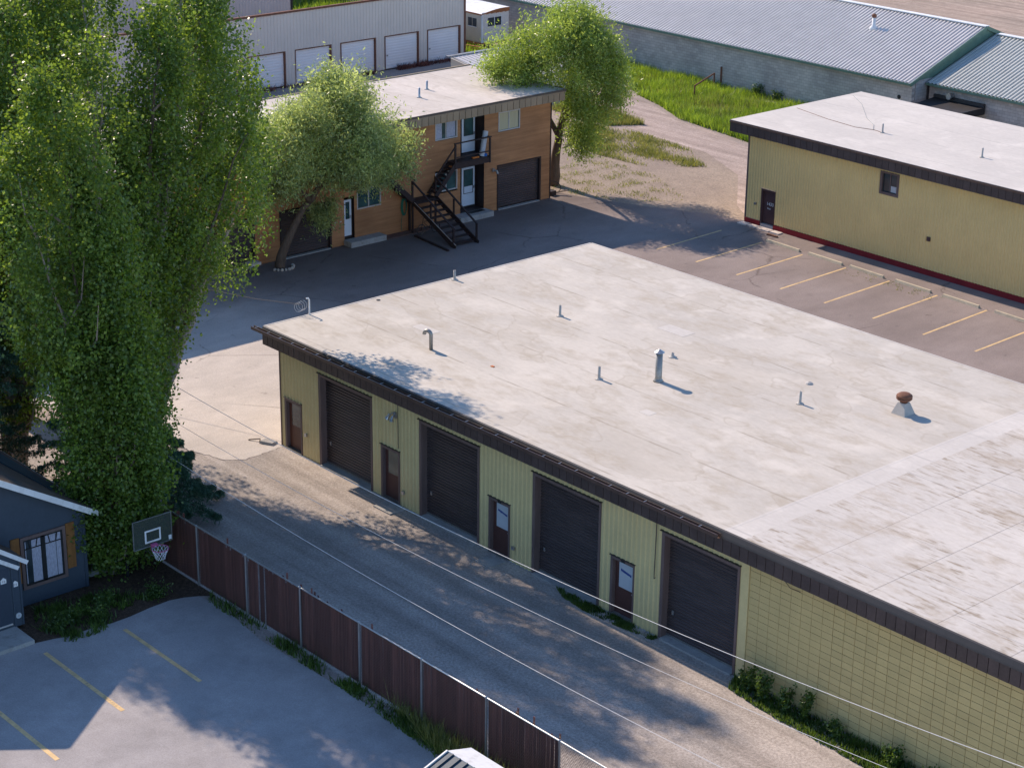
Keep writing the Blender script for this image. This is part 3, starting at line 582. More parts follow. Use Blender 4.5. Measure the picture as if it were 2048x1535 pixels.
def white_door_x(parent, X, y0, y1, z0, z1, split):
    d = MB().box(X - .04, X, y0, y1, z0, z1).build('door', 'doorw', parent); zw0, zw1 = (z0 + 1.15, z1 - .15) if split else (z0 + .95, z1 - .15)
    MB().box(X + .002, X + .012, y0 + .16, y1 - .16, zw0, zw1).build('door_window', 'glassg', d)
    f = MB()
    for a, b, c, e in ((y0 + .13, y0 + .16, zw0 - .03, zw1 + .03), (y1 - .16, y1 - .13, zw0 - .03, zw1 + .03), (y0 + .16, y1 - .16, zw0 - .03, zw0), (y0 + .16, y1 - .16, zw1, zw1 + .03)): f.box(X + .002, X + .02, a, b, c, e)
    if split:
        for a, b, c, e in ((y0 + .16, y1 - .16, zw0 - .45, zw0 - .42), (y0 + .13, y0 + .16, zw0 - .45, zw0 - .03), (y1 - .16, y1 - .13, zw0 - .45, zw0 - .03)): f.box(X + .002, X + .02, a, b, c, e)
    f.build('window_trim', 'black', d)
    MB().box(X + .002, X + .05, y1 - .1, y1 - .05, z0 + .95, z0 + 1.1).build('door_handle', 'galv', d); return d
def timber():
    Cb = thing('timber_building', (-20.4, 33.1, 0), 'two-storey brown timber building with flat roof and outdoor stairs', 'building')
    X = -20.4; YL, YR = -5, 33.15
    MB().box(-27.3, X - .95, YL, YR, 0, 6.3).build('shell', 'wood', Cb)
    # openings in the front (y0,y1,z0,z1)
    op = [(29.13, 32.45, 0, 2.6), (14.3, 17.6, 0, 2.55), (9.45, 12.75, 0, 2.55), (26.45, 28.18, .3, 2.92), (26.45, 28.18, 3.4, 5.85), (18.45, 19.12, .3, 2.5), (29.2, 30.8, 4.5, 5.6), (24.66, 26.22, 4.68, 5.78), (24.66, 26.22, 1.78, 2.88), (19.3, 20.9, 1.8, 2.9), (19.3, 20.9, 4.6, 5.6), (14.6, 16.2, 4.5, 5.6), (10, 11.6, 4.5, 5.6)]
    s = MB(); rh = .185; z = .02
    while z < 6.0:
        z1 = min(z + rh, 6.0); zm = (z + z1) / 2
        cuts = sorted([(a, b) for a, b, c, d in op if c - .02 < zm < d + .02]); y = YL
        for a, b in cuts + [(YR, YR)]:
            if a > y: s.add([(X + .028, y, z), (X + .028, a, z), (X + .006, a, z1), (X + .006, y, z1), (X - .02, y, z), (X - .02, a, z)], [(0, 1, 2, 3), (4, 5, 1, 0)])
            y = max(y, b)
        z = z1
    s.build('siding', 'wood', Cb)
    s2 = MB(); z = .02
    while z < 6.0: z1 = min(z + rh, 6.0); s2.quad((-27.3, YR + .028, z), (X, YR + .028, z), (X, YR + .006, z1), (-27.3, YR + .006, z1)); z = z1
    s2.build('end_siding', 'wood', Cb)
    MB().box(X - .04, X + .05, YR - .02, YR + .05, 0, 6.0).build('corner_trim', 'stain', Cb)
    for a, b, c, d in op:   # reveals behind the openings
        r = MB(); dp = .72 if (a == 26.45) else .16
        r.quad((X, a, c), (X - dp, a, c), (X - dp, a, d), (X, a, d)); r.quad((X, b, c), (X - dp, b, c), (X - dp, b, d), (X, b, d)); r.quad((X, a, d), (X - dp, a, d), (X - dp, b, d), (X, b, d)); r.quad((X, a, c), (X - dp, a, c), (X - dp, b, c), (X, b, c)); r.quad((X - dp, a, c), (X - dp, b, c), (X - dp, b, d), (X - dp, a, d))
        r.build('reveal', 'stain' if dp < .5 or c > 3 else 'stain', Cb)
    MB().box(X - .74, X + .0, YL, YR, 6.0, 6.05).build('upper_plate', 'stain', Cb)
    for a, b, zt in ((29.13, 32.45, 2.6), (14.3, 17.6, 2.55), (9.45, 12.75, 2.55)):
        c = MB(); slats(c, a + .08, b - .12, .1, zt - .08, X - .12, .13, .025, axis='x', sgn=1); g = c.build('garage_door', 'curtain', Cb)
        f = MB(); f.box(X - .14, X + .04, a, a + .08, 0, zt); f.box(X - .14, X + .04, b - .12, b, 0, zt); f.box(X - .138, X + .038, a + .08, b - .12, zt - .08, zt); f.build('frame', 'stain', g)
        MB().box(X - .1, X + .12, a + .08, b - .12, .0, .06).build('sill', 'conc', g)
    white_door_x(Cb, X - .66, 27.12, 28.06, .42, 2.62, True); white_door_x(Cb, X - .66, 27.12, 28.06, 3.5, 5.56, False); white_door_x(Cb, X - .1, 18.5, 19.0, .45, 2.42, False)
    window_x(Cb, X, 29.2, 30.8, 4.5, 5.6, 'glassg', 'full'); window_x(Cb, X, 24.66, 26.22, 4.68, 5.78, 'glassg', 'part'); window_x(Cb, X, 24.66, 26.22, 1.78, 2.88); window_x(Cb, X, 19.3, 20.9, 1.8, 2.9); window_x(Cb, X, 19.3, 20.9, 4.6, 5.6); window_x(Cb, X, 14.6, 16.2, 4.5, 5.6)
    # roof and fascia
    MB().box(-27.75, -19.42, YL - .6, 33.35, 6.3, 6.5).build('roof', 'roofC', Cb)
    MB().box(-19.42, -19.37, YL - .6, 33.38, 6.42, 6.53).build('roof_edge', 'battd', Cb)
    MB().box(-27.8, -27.72, YL - .6, 33.38, 6.3, 6.56).build('roof_edge', 'tan', Cb)
    MB().box(-27.72, -19.44, 33.34, 33.4, 6.3, 6.52).build('roof_edge', 'battd', Cb)
    fm = mesh_box('fascia_panel', .03, .40, .5, 'battC'); y = 33.3
    while y > 6: inst(fm, 'fascia_panel', (-19.41 + rng.uniform(-.004, .004), y - .2, 6.16), Cb); y -= .432
    MB().box(-19.47, -19.43, YL, 33.33, 5.9, 6.42).build('fascia_backing', 'stain', Cb)
    MB().box(-20.36, -19.45, YL, 33.3, 5.97, 6.0).build('soffit', 'stain', Cb)
    for x, y, h in ((-24.2, 27.2, .5), (-22.9, 25.6, .55)):
        m = MB(); m.lathe((x, y, 6.5), [(.16, 0), (.07, .06), (.06, .08), (.06, h), (.04, h)], 10); m.build('vent_pipe', 'galv', Cb, True)
    # entrance slabs
    MB().box(X + .0, -19.6, 25.85, 28.25, 0, .3).build('entrance_slab', 'conc', Cb); MB().box(X, -19.72, 18.4, 20.75, 0, .3).build('entrance_slab', 'conc', Cb)
    MB().box(X + .08, -19.98, 26.9, 27.95, .303, .32).build('door_mat', 'black', Cb)
    m = MB(); m.box(X + .03, X + .12, 28.72, 28.86, 2.32, 2.5); m.tube([(X + .1, 28.85, 2.4), (X + .2, 28.95, 2.36), (X + .24, 28.98, 2.2)], [.05, .06, .08], 8); m.build('wall_lamp', 'galvd', Cb)
    for y in (17.8, 18.12): MB().box(X + .03, X + .06, y, y + .12, 1.32, 1.38).build('unit_plate', 'frame', Cb)
    # brick strip under the stairs
    bm = mesh_box('paving_brick', .2, .4, .05, 'brickp')
    for i in range(3):
        for j in range(7): inst(bm, 'paving_brick', (X + .14 + .21 * i, 20.98 + .42 * j + .2 * (i % 2), .02), Cb)
    # stairs
    S = MB(); st = MB()
    S0 = thing('outdoor_staircase', (-16.4, 23.4, 0), 'dark stained timber staircase splitting to two upper doors on the brown building', 'staircase')
    ya, yb = 22.6, 24.2; n = 9; xb, xt, zl = -16.35, -19.7, 1.78
    tm = mesh_box('tread', .27, yb - ya - .1, .045, 'stain')
    for i in range(n): k = (i + .7) / n; inst(tm, 'tread', (xb + (xt - xb) * k, (ya + yb) / 2, zl * k), S0)
    for y in (ya, yb): MB().bar((xb + .15, y, .02), (xt, y, zl - .05), .05, .28).build('stringer', 'stain', S0)
    MB().bar((xb + .25, ya - .035, .2), (xt + .1, ya - .035, zl + .02), .012, .03).build('edge_strip', 'frame', S0)
    MB().box(-20.36, xt + .03, ya, yb, zl - .14, zl).build('landing', 'stain', S0)
    for y in (ya, yb):
        MB().bar((xb, y, 0.0), (xb, y, 1.05), .09, .09).build('post', 'stain', S0)
        MB().bar((xb - 1.9, y, .85), (xb - 1.9, y, 2.0), .08, .08).build('post', 'stain', S0)
        MB().bar((xb + .02, y, 1.06), (xt - .1, y, zl + 1.12), .10, .06).build('handrail', 'stain', S0)
        MB().bar((xt - .1, y, 0), (xt - .1, y, zl + 1.15), .09, .09).build('post', 'stain', S0)
    MB().bar((-20.25, 22.75, 0), (-20.25, 22.75, zl + .1), .1, .1).build('post', 'stain', S0)
    # right flight to the deck
    def flight(y0, y1, z0, z1, nm):
        t2 = mesh_box('tread', .58, .25, .045, 'stain'); nn = 8
        for i in range(nn): k = (i + .6) / nn; inst(t2, 'tread', (-20.0, y0 + (y1 - y0) * k, z0 + (z1 - z0) * k), S0)
        for x in (-19.7, -20.31): MB().bar((x, y0, z0 - .05), (x, y1, z1 - .05), .05, .26).build('stringer', 'stain', S0)
        MB().bar((-19.68, y0 + .05, z0 + 1.1), (-19.68, y1, z1 + 1.0), .08, .06).build('handrail', 'stain', S0)
    flight(24.15, 25.55, zl + .1, 3.42, 'r'); flight(22.62, 20.9, zl + .1, 3.42, 'l')
    d = MB(); d.box(-20.38, -19.72, 25.5, 28.05, 3.38, 3.46); d.box(-21.1, -20.38, 26.5, 28.13, 3.4, 3.46); d.build('deck', 'stain', S0)
    MB().box(-19.75, -19.68, 25.5, 28.05, 3.12, 3.4).build('deck_beam', 'stain', S0); MB().box(-20.38, -19.76, 28.0, 28.05, 3.15, 3.375).build('deck_beam', 'stain', S0)
    for y in (25.52, 28.0): MB().bar((-19.7, y, 3.1), (-19.7, y, 4.5), .09, .09).build('post', 'stain', S0)
    MB().bar((-19.7, 25.45, 4.53), (-19.7, 28.1, 4.55), .11, .05).build('handrail', 'stain', S0); MB().bar((-19.7, 25.5, 3.75), (-19.7, 28.0, 3.75), .04, .06).build('lower_rail', 'stain', S0); MB().bar((-19.72, 28.02, 4.54), (-20.35, 28.02, 4.54), .08, .05).build('handrail', 'stain', S0)
    d = MB(); d.box(-20.38, -19.72, 18.3, 20.9, 3.38, 3.46); d.build('deck', 'stain', S0); MB().box(-19.75, -19.68, 18.3, 20.9, 3.12, 3.4).build('deck_beam', 'stain', S0)
    MB().box(-20.38, -20.3, 18.3, 20.9, 3.1, 3.38).build('deck_beam', 'stain', S0); MB().bar((-19.7, 18.3, 4.53), (-19.7, 20.9, 4.53), .11, .05).build('handrail', 'stain', S0)
    MB().bar((xb + .3, ya - .6, .05), (-19.3, ya - .25, .05), .12, .1).build('kerb_timber', 'stain', S0)
    # small things
    o = MB(); pts = [(-19.95 + .0, 27.62, 3.47), (-20.05, 27.98, 4.82)]; o.tube(pts, .15, 14); tag(o.build('rolled_mat', 'mat', origin=(-19.95, 27.62, 3.47)), 'pale grey rolled mat leaning upright on the upper deck', 'mat')
    tag(MB().box(-19.9, -19.78, 26.85, 27.3, 3.47, 3.55).build('orange_board', 'orange', origin=(-19.85, 26.85, 3.47)), 'orange plastic piece lying on the upper deck', 'toy')
    tag(MB().lathe((-19.86, 27.8, 3.47), [(.1, 0), (.12, .12), (.08, .14)], 10).build('blue_bowl', 'bluep', origin=(-19.86, 27.8, 3.47)), 'small blue plastic bowl on deck beside rolled mat', 'bowl')
    h = thing('garden_hose', (-20.33, 22.42, .75), 'green garden hose coiled on the timber wall beside the stairs', 'hose')
    for i in range(5): MB().tube([(-20.33 + .015 * i, 22.42 + (.2 - .02 * i) * math.sin(a), 1.43 + (.5 - .025 * i) * math.cos(a)) for a in np.linspace(0, 6.28, 22)], .018, 6).build('hose_coil', 'hose', h)
    MB().tube([(-20.32, 22.3, .95), (-20.32, 22.22, .5), (-20.3, 22.25, .1)], .016, 6).build('hose_end', 'hose', h)
    b = thing('bicycle', (-19.3, 23.3, 0), 'dark bicycle parked under the timber stairs', 'bicycle')
    for y in (22.75, 23.75):
        MB().tube([(-19.25, y + .29 * math.cos(a), .31 + .29 * math.sin(a)) for a in np.linspace(0, 6.28, 26)], .022, 6, False).build('tyre', 'black', b); MB().tube([(-19.25, y + .262 * math.cos(a), .31 + .262 * math.sin(a)) for a in np.linspace(0, 6.28, 26)], .01, 5, False).build('rim', 'chrome', b)
    fr = MB(); P = lambda y, z: (-19.25, y, z)
    for p, q in ((P(23.75, .31), P(23.32, .3)), (P(23.32, .3), P(23.42, .78)), (P(23.42, .74), P(22.95, .74)), (P(23.32, .3), P(22.92, .7)), (P(23.75, .31), P(23.42, .74)), (P(22.75, .31), P(22.9, .95))): fr.tube([p, q], .018, 6)
    fr.build('frame', 'stain', b); MB().box(-19.31, -19.19, 23.32, 23.55, .78, .84).build('saddle', 'black', b); MB().tube([(-19.5, 22.93, .98), (-19.25, 22.9, .97), (-19.0, 22.93, .98)], .014, 6).build('handlebar', 'chrome', b)
    mbx = thing('pedestal_grill', (-19.3, 11.9, 0), 'small pale box on a dark stand beside the willow trunk', 'grill')
    MB().tube([(-19.3, 11.9, 0), (-19.3, 11.9, .5)], .06, 8).build('stand', 'black', mbx); MB().box(-19.55, -19.05, 11.55, 12.2, .5, .64).build('box', 'stone', mbx)
timber()

# ------------------------------------------------------------------ storage building with white doors
def storage():
    D = thing('storage_building', (-53.8, 55, 0), 'pale grey storage building with a row of white roll-up doors', 'building')
    X = -53.8; y0, y1, zt = 22, 54.9, 5.18; ds = [51.34 - 4.03 * k for k in range(7)]
    MB().box(-59.9, X - .26, y0, y1 - .05, 0, 2.84).build('shell', 'grey', D)
    y = y0
    for a in sorted(ds):
        m = MB(); ribs(m, y, a, .05, zt, X, .28, .03, axis='x', sgn=1, rw=.04); m.build('siding', 'grey', D); y = a + 3.08
        m = MB(); ribs(m, a, a + 3.08, 2.5, zt, X, .28, .03, axis='x', sgn=1, rw=.04); m.build('siding', 'grey', D)
        c = MB(); slats(c, a, a + 3.08, .06, 2.48, X - .1, .2, .014, axis='x', sgn=1); r = c.build('roll_door', 'rdoor', D)
        f = MB(); f.box(X - .12, X + .05, a - .05, a + .02, .03, 2.5); f.box(X - .12, X + .05, a + 3.06, a + 3.17, .03, 2.5); f.box(X - .12, X + .052, a - .05, a + 3.17, 2.46, 2.53); f.build('frame', 'rust', r)
        MB().box(X - .1, X + .03, a + .03, a + 3.05, .01, .06).build('sill', 'black', r); MB().box(X - .08, X - .05, a + .2, a + .32, 1.0, 1.1).build('latch', 'galvd', r)
    m = MB(); ribs(m, y, y1, .05, zt, X, .28, .03, axis='x', sgn=1, rw=.04); m.build('siding', 'grey', D)
    m = MB(); ribs(m, -60, X, .05, 2.9, y1, .28, .03, axis='y', sgn=1, rw=.04); m.build('end_siding', 'grey', D)
    MB().box(X - .05, X + .09, y1 - .04, y1 + .1, .0, zt + .02).build('corner_trim', 'rust', D)
    MB().box(X - .1, X + .1, y0, y1 + .1, zt + .02, zt + .16).build('roof_trim', 'rust', D)
    MB().box(-60, X - .25, y0, y1 - .04, 2.85, 3.0).build('roof', 'metalroof', D); MB().box(X - .25, X - .04, y0, y1, 2.6, zt + .01).build('parapet', 'grey', D)
    # buildings behind it
    E1 = thing('grey_shed_building', (-71, 45, 0), 'slate grey ribbed building behind the white-door storage building', 'building')
    m = MB(); ribs(m, 25, 51.2, 0, 6.5, -71, .3, .03, axis='x', sgn=1); m.build('siding', 'greyd', E1); m = MB(); ribs(m, -82, -71, 0, 6.5, 51.2, .3, .03, axis='y', sgn=1); m.build('end_siding', 'greyd', E1); MB().box(-82, -71.05, 25, 51.15, 0, 6.4).build('shell', 'greyd', E1); MB().box(-71.1, -70.95, 51.1, 51.3, 0, 6.5).build('corner_trim', 'black', E1); MB().box(-82, -70.8, 25, 51.4, 6.5, 6.7).build('roof', 'metalroof', E1)
    E2 = thing('sage_shed_building', (-84, 66, 0), 'sage green ribbed building at the top edge behind the storage building', 'building')
    m = MB(); ribs(m, 56, 80, 0, 5, -84, .3, .03, axis='x', sgn=1); m.build('siding', 'greenw', E2); MB().box(-94, -84.05, 56, 80, 0, 4.95).build('shell', 'greenw', E2); MB().box(-94, -83.8, 55.8, 80.2, 5, 5.2).build('roof', 'metalroof', E2)
storage()

# ------------------------------------------------------------------ long block building with corrugated roof
def block_building():
    E = thing('block_building', (-17.5, 62.7, 0), 'long grey block building with corrugated metal roof and green trim', 'building')
    xl, xr = -90, -17.5
    def croof(x0, x1, ye, ze, yr, zr, mt, pitch, name):
        m = MB(); x = x0; L = [];
        while x < x1: L += [(x, 0), (x + pitch * .42, 0), (x + pitch * .52, .075), (x + pitch * .9, .075)]; x += pitch
        L.append((x1, 0))
        for (a, h), (b, k) in zip(L, L[1:]): m.quad((a, ye, ze + h), (b, ye, ze + k), (b, yr, zr + k), (a, yr, zr + h))
        o = m.build(name, mt, E)
        MB().hexa([(x0, ye + .02, ze - .1), (x1, ye + .02, ze - .1), (x1, yr, zr - .1), (x0, yr, zr - .1)], [(x0, ye + .02, ze - .01), (x1, ye + .02, ze - .01), (x1, yr, zr - .01), (x0, yr, zr - .01)]).build('roof_deck', 'green', E); return o
    MB().box(xl, xr - .1, 62.7, 63.0, 0, 3.2).build('wall', 'cmu', E)
    MB().box(xr - .3, xr - .05, 63.0, 77.5, 0, 3.3).build('end_wall', 'cmuy', E)
    m = MB(); m.add([(xr - .06, 62.7, 3.2), (xr - .06, 70.2, 5.85), (xr - .06, 77.7, 3.2)], [(0, 1, 2)]); m.build('gable_panel', 'green', E)
    croof(xl, xr + .0, 62.35, 3.18, 70.2, 5.97, 'metalroof', .3, 'roof_slope')
    MB().hexa([(xl, 70.2, 5.9), (xr, 70.2, 5.9), (xr, 78, 3.15), (xl, 78, 3.15)], [(xl, 70.2, 6.0), (xr, 70.2, 6.0), (xr, 78, 3.25), (xl, 78, 3.25)]).build('roof_slope', 'metalroof', E)
    MB().bar((xl, 70.2, 6.04), (xr, 70.2, 6.04), .5, .06).build('ridge_cap', 'white', E)
    MB().box(xl, xr + .02, 62.3, 62.36, 3.06, 3.2).build('eave_trim', 'green', E)
    MB().bar((xr + .03, 62.3, 3.12), (xr + .03, 70.2, 5.94), .06, .24).build('rake_trim', 'green', E); MB().bar((xr + .03, 70.2, 5.94), (xr + .03, 78, 3.15), .06, .24).build('rake_trim', 'green', E)
    # lower part, set back
    x2 = 16
    MB().box(xr, x2, 64.3, 64.6, 0, 3.1).build('wall', 'cmu', E)
    croof(xr + .02, x2, 63.95, 3.06, 71.2, 5.4, 'metalroof2', .3, 'roof_slope')
    MB().hexa([(xr, 71.2, 5.3), (x2, 71.2, 5.3), (x2, 78, 3.1), (xr, 78, 3.1)], [(xr, 71.2, 5.42), (x2, 71.2, 5.42), (x2, 78, 3.2), (xr, 78, 3.2)]).build('roof_slope', 'metalroof2', E)
    MB().bar((xr + .3, 71.2, 5.47), (x2, 71.2, 5.47), .5, .06).build('ridge_cap', 'white', E)
    MB().box(xr + .03, x2, 63.9, 63.97, 2.92, 3.07).build('eave_trim', 'green', E)
    MB().box(xr + .02, xr + .1, 64.16, 64.28, 0, 3.0).build('downpipe', 'coping', E)
    # canopy and wall vents
    m = MB(); m.hexa([(-16.9, 61.6, 1.85), (-12.9, 61.6, 1.85), (-12.9, 64.28, 2.1), (-16.9, 64.28, 2.1)], [(-16.9, 61.6, 1.95), (-12.9, 61.6, 1.95), (-12.9, 64.28, 2.2), (-16.9, 64.28, 2.2)]); m.box(-16.9, -12.9, 64.1, 64.28, 2.2, 2.4); m.box(-13.0, -12.85, 61.6, 64.2, 1.75, 2.2); m.build('canopy', 'coping', E)
    m = MB(); m.tube([(-15.5, 64.3, 2.5), (-15.5, 64.0, 2.5)], .16, 12); m.tube([(-15.5, 64.0, 2.5), (-15.5, 63.8, 2.5)], .2, 12); m.build('wall_vent', 'galv', E)
    MB().tube([(-18.6, 62.72, 2.1), (-18.6, 62.67, 2.1)], .14, 14).build('round_vent', 'black', E)
    for x, y, z in ((-25.0, 67.6, 5.1), (-35.5, 69.6, 5.8)):
        m = MB(); m.lathe((x, y, z - .15), [(.34, 0), (.24, .25), (.13, .35), (.12, .9), (.1, .9)], 12); f = m.build('flue', 'white', E, True); MB().lathe((x, y, z + .72), [(.13, 0), (.17, .05), (.17, .2), (.05, .28)], 12).build('flue_cap', 'rust', f)
    MB().tube([(-34.4, 62.62, .3), (-34.4, 62.6, 1.5)], .06, 8).build('meter_pipe', 'rust', E)
block_building()

def yard_things():
    T = thing('site_trailer', (-54.3, 57.1, 0), 'cream site trailer with rust orange edges beside the storage building', 'trailer')
    x0, x1, y0, y1 = -61, -54.3, 57.1, 59.85
    m = MB(); ribs(m, x0, x1, .75, 2.95, y0, .2, .015, rw=.03); m.build('side_panel', 'cream', T); m = MB(); ribs(m, y0, y1, .75, 3.05, x1, .2, .015, axis='x', sgn=1, rw=.03); m.build('end_panel', 'grey', T); MB().box(x0, x1 - .02, y0 + .02, y1, .7, 2.95).build('body', 'cream', T)
    m = MB(); n = 6
    for i in range(n):
        a, b = i / n, (i + 1) / n; za, zb = 2.97 + .28 * math.sin(math.pi * (a * .62 + .0)), 2.97 + .28 * math.sin(math.pi * (b * .62)); ya, yb = y0 - .06 + (y1 - y0 + .1) * a, y0 - .06 + (y1 - y0 + .1) * b
        m.mi(0).quad((x0, ya, za), (x1 + .05, ya, za), (x1 + .05, yb, zb), (x0, yb, zb)); m.mi(1).quad((x1 + .04, ya, 2.9), (x1 + .04, yb, 2.95), (x1 + .04, yb, zb), (x1 + .04, ya, za))
    m.build('roof', ['white', 'rusto'], T); MB().box(x0, x1 + .05, y0 - .08, y0 - .02, 2.86, 2.97).build('edge_trim', 'rusto', T); MB().box(x0, x1 + .05, y0 - .1, y1, .58, .72).build('chassis', 'rusto', T); MB().box(x1 - .02, x1 + .05, y0 - .05, y0 + .06, .75, 2.9).build('corner_post', 'white', T)
    for k, (a, b) in enumerate(((57.7, 58.33), (58.42, 59.05))): w = MB().box(x1 + .018, x1 + .03, a, b, 1.95, 2.6).build('window', 'glass', T); MB().box(x1 + .01, x1 + .045, b, b + .05, 1.9, 2.65).build('frame', 'white', w)
    for k, (a, b) in enumerate(((-55.9, -55.45), (-55.37, -54.92))): w = MB().box(a, b, y0 - .03, y0 - .018, 1.9, 2.54).build('window', 'glass', T); MB().box(a - .03, b + .03, y0 - .045, y0 - .02, 1.84, 1.9).build('sill', 'white', w)
    for x in (-59.5, -56): MB().tube([(x, 57.5, .36), (x, 57.3, .36)], .36, 14).build('wheel', 'black', T)
    for i in range(4): tag(MB().bar((-57 + .2 * i, 55.5 + .12 * i, .12 + .16 * i), (-54.2 + .2 * i, 56.1 + .12 * i, .14 + .16 * i), .16, .05).build('timber_plank', 'rusto', origin=(-55.5, 55.8, 0)), ['lowest weathered orange plank of the pile below the site trailer', 'second lowest orange plank of the pile below the site trailer', 'second highest orange plank of the pile below the site trailer', 'topmost orange plank of the pile below the site trailer'][i], 'plank', 'planks beneath the trailer')
    # small metal-roofed shed behind the timber building
    S = thing('metal_shed', (-45.4, 46.6, 0), 'small shed with grey ribbed metal roof behind the timber building', 'shed')
    m = MB(); ribs(m, -45.4, -40, 0, 1.7, 46.6, .25, .02); m.add([(-45.4, 46.6, 1.7), (-40, 46.6, 1.7), (-45.4, 46.6, 2.5)], [(0, 1, 2)]); m.build('gable_wall', 'cream', S); MB().box(-45.35, -40.05, 46.65, 54, 0, 1.65).build('body', 'cream', S)
    m = MB(); y = 46.5
    while y < 54: m.quad((-45.6, y, 2.42), (-39.7, y, 1.7), (-39.7, y + .34, 1.7), (-45.6, y + .34, 2.42)); m.hexa([(-45.6, y + .34, 2.42), (-39.7, y + .34, 1.7), (-39.7, y + .38, 1.7), (-45.6, y + .38, 2.42)], [(-45.6, y + .34, 2.46), (-39.7, y + .34, 1.74), (-39.7, y + .38, 1.74), (-45.6, y + .38, 2.46)]); y += .38
    m.build('roof', 'metalroof', S); MB().box(-45.8, -45.45, 46.45, 54, 2.42, 2.49).build('ridge_cap', 'galvd', S)
    # pipe rails
    for (a, b, lab) in (((-32.48, 50.71), (-34.95, 50.5), 'rust red pipe hitching rail beside the dirt road bend'), ((-32.78, 58.19), (-34.67, 62.2), 'brown pipe rail standing in tall grass by the block wall')):
        h = thing('pipe_rail', (*a, 0), lab, 'rail'); MB().tube([(*a, 0), (*a, 1.02)], .055, 8).build('post', 'rust', h); MB().tube([(*b, 0), (*b, 1.02)], .055, 8).build('post', 'rust', h); MB().tube([(*a, 1.0), (*b, 1.02)], .055, 8).build('top_rail', 'rust', h)
    # wheel stops
    S_ = [(-6.67, -4.21), (-3.66, -1.24), (-.81, 1.52), (2.21, 4.55), (5.22, 7.53), (8.39, 10.7)]
    labs = ['pale concrete wheel stop nearest the plum door', 'concrete wheel stop second from the plum door', 'concrete wheel stop third from the plum door, with weeds before it', 'concrete wheel stop below the wall box, fourth from the plum door', 'concrete wheel stop second from the right picture edge', 'concrete wheel stop cut off by the right picture edge']
    for i, (a, b) in enumerate(S_):
        y = 36.42 - .07 * i; m = MB(); m.hexa([(a, y - .09, .008), (b, y - .09, .008), (b, y + .09, .008), (a, y + .09, .008)], [(a + .04, y - .055, .14), (b - .04, y - .055, .14), (b - .04, y + .055, .14), (a + .04, y + .055, .14)])
        o = m.build('wheel_stop', 'stop', origin=((a + b) / 2, y, 0)); o.rotation_euler[2] = -.05; tag(o, labs[i], 'wheel stop', 'wheel stops along the olive warehouse')
yard_things()

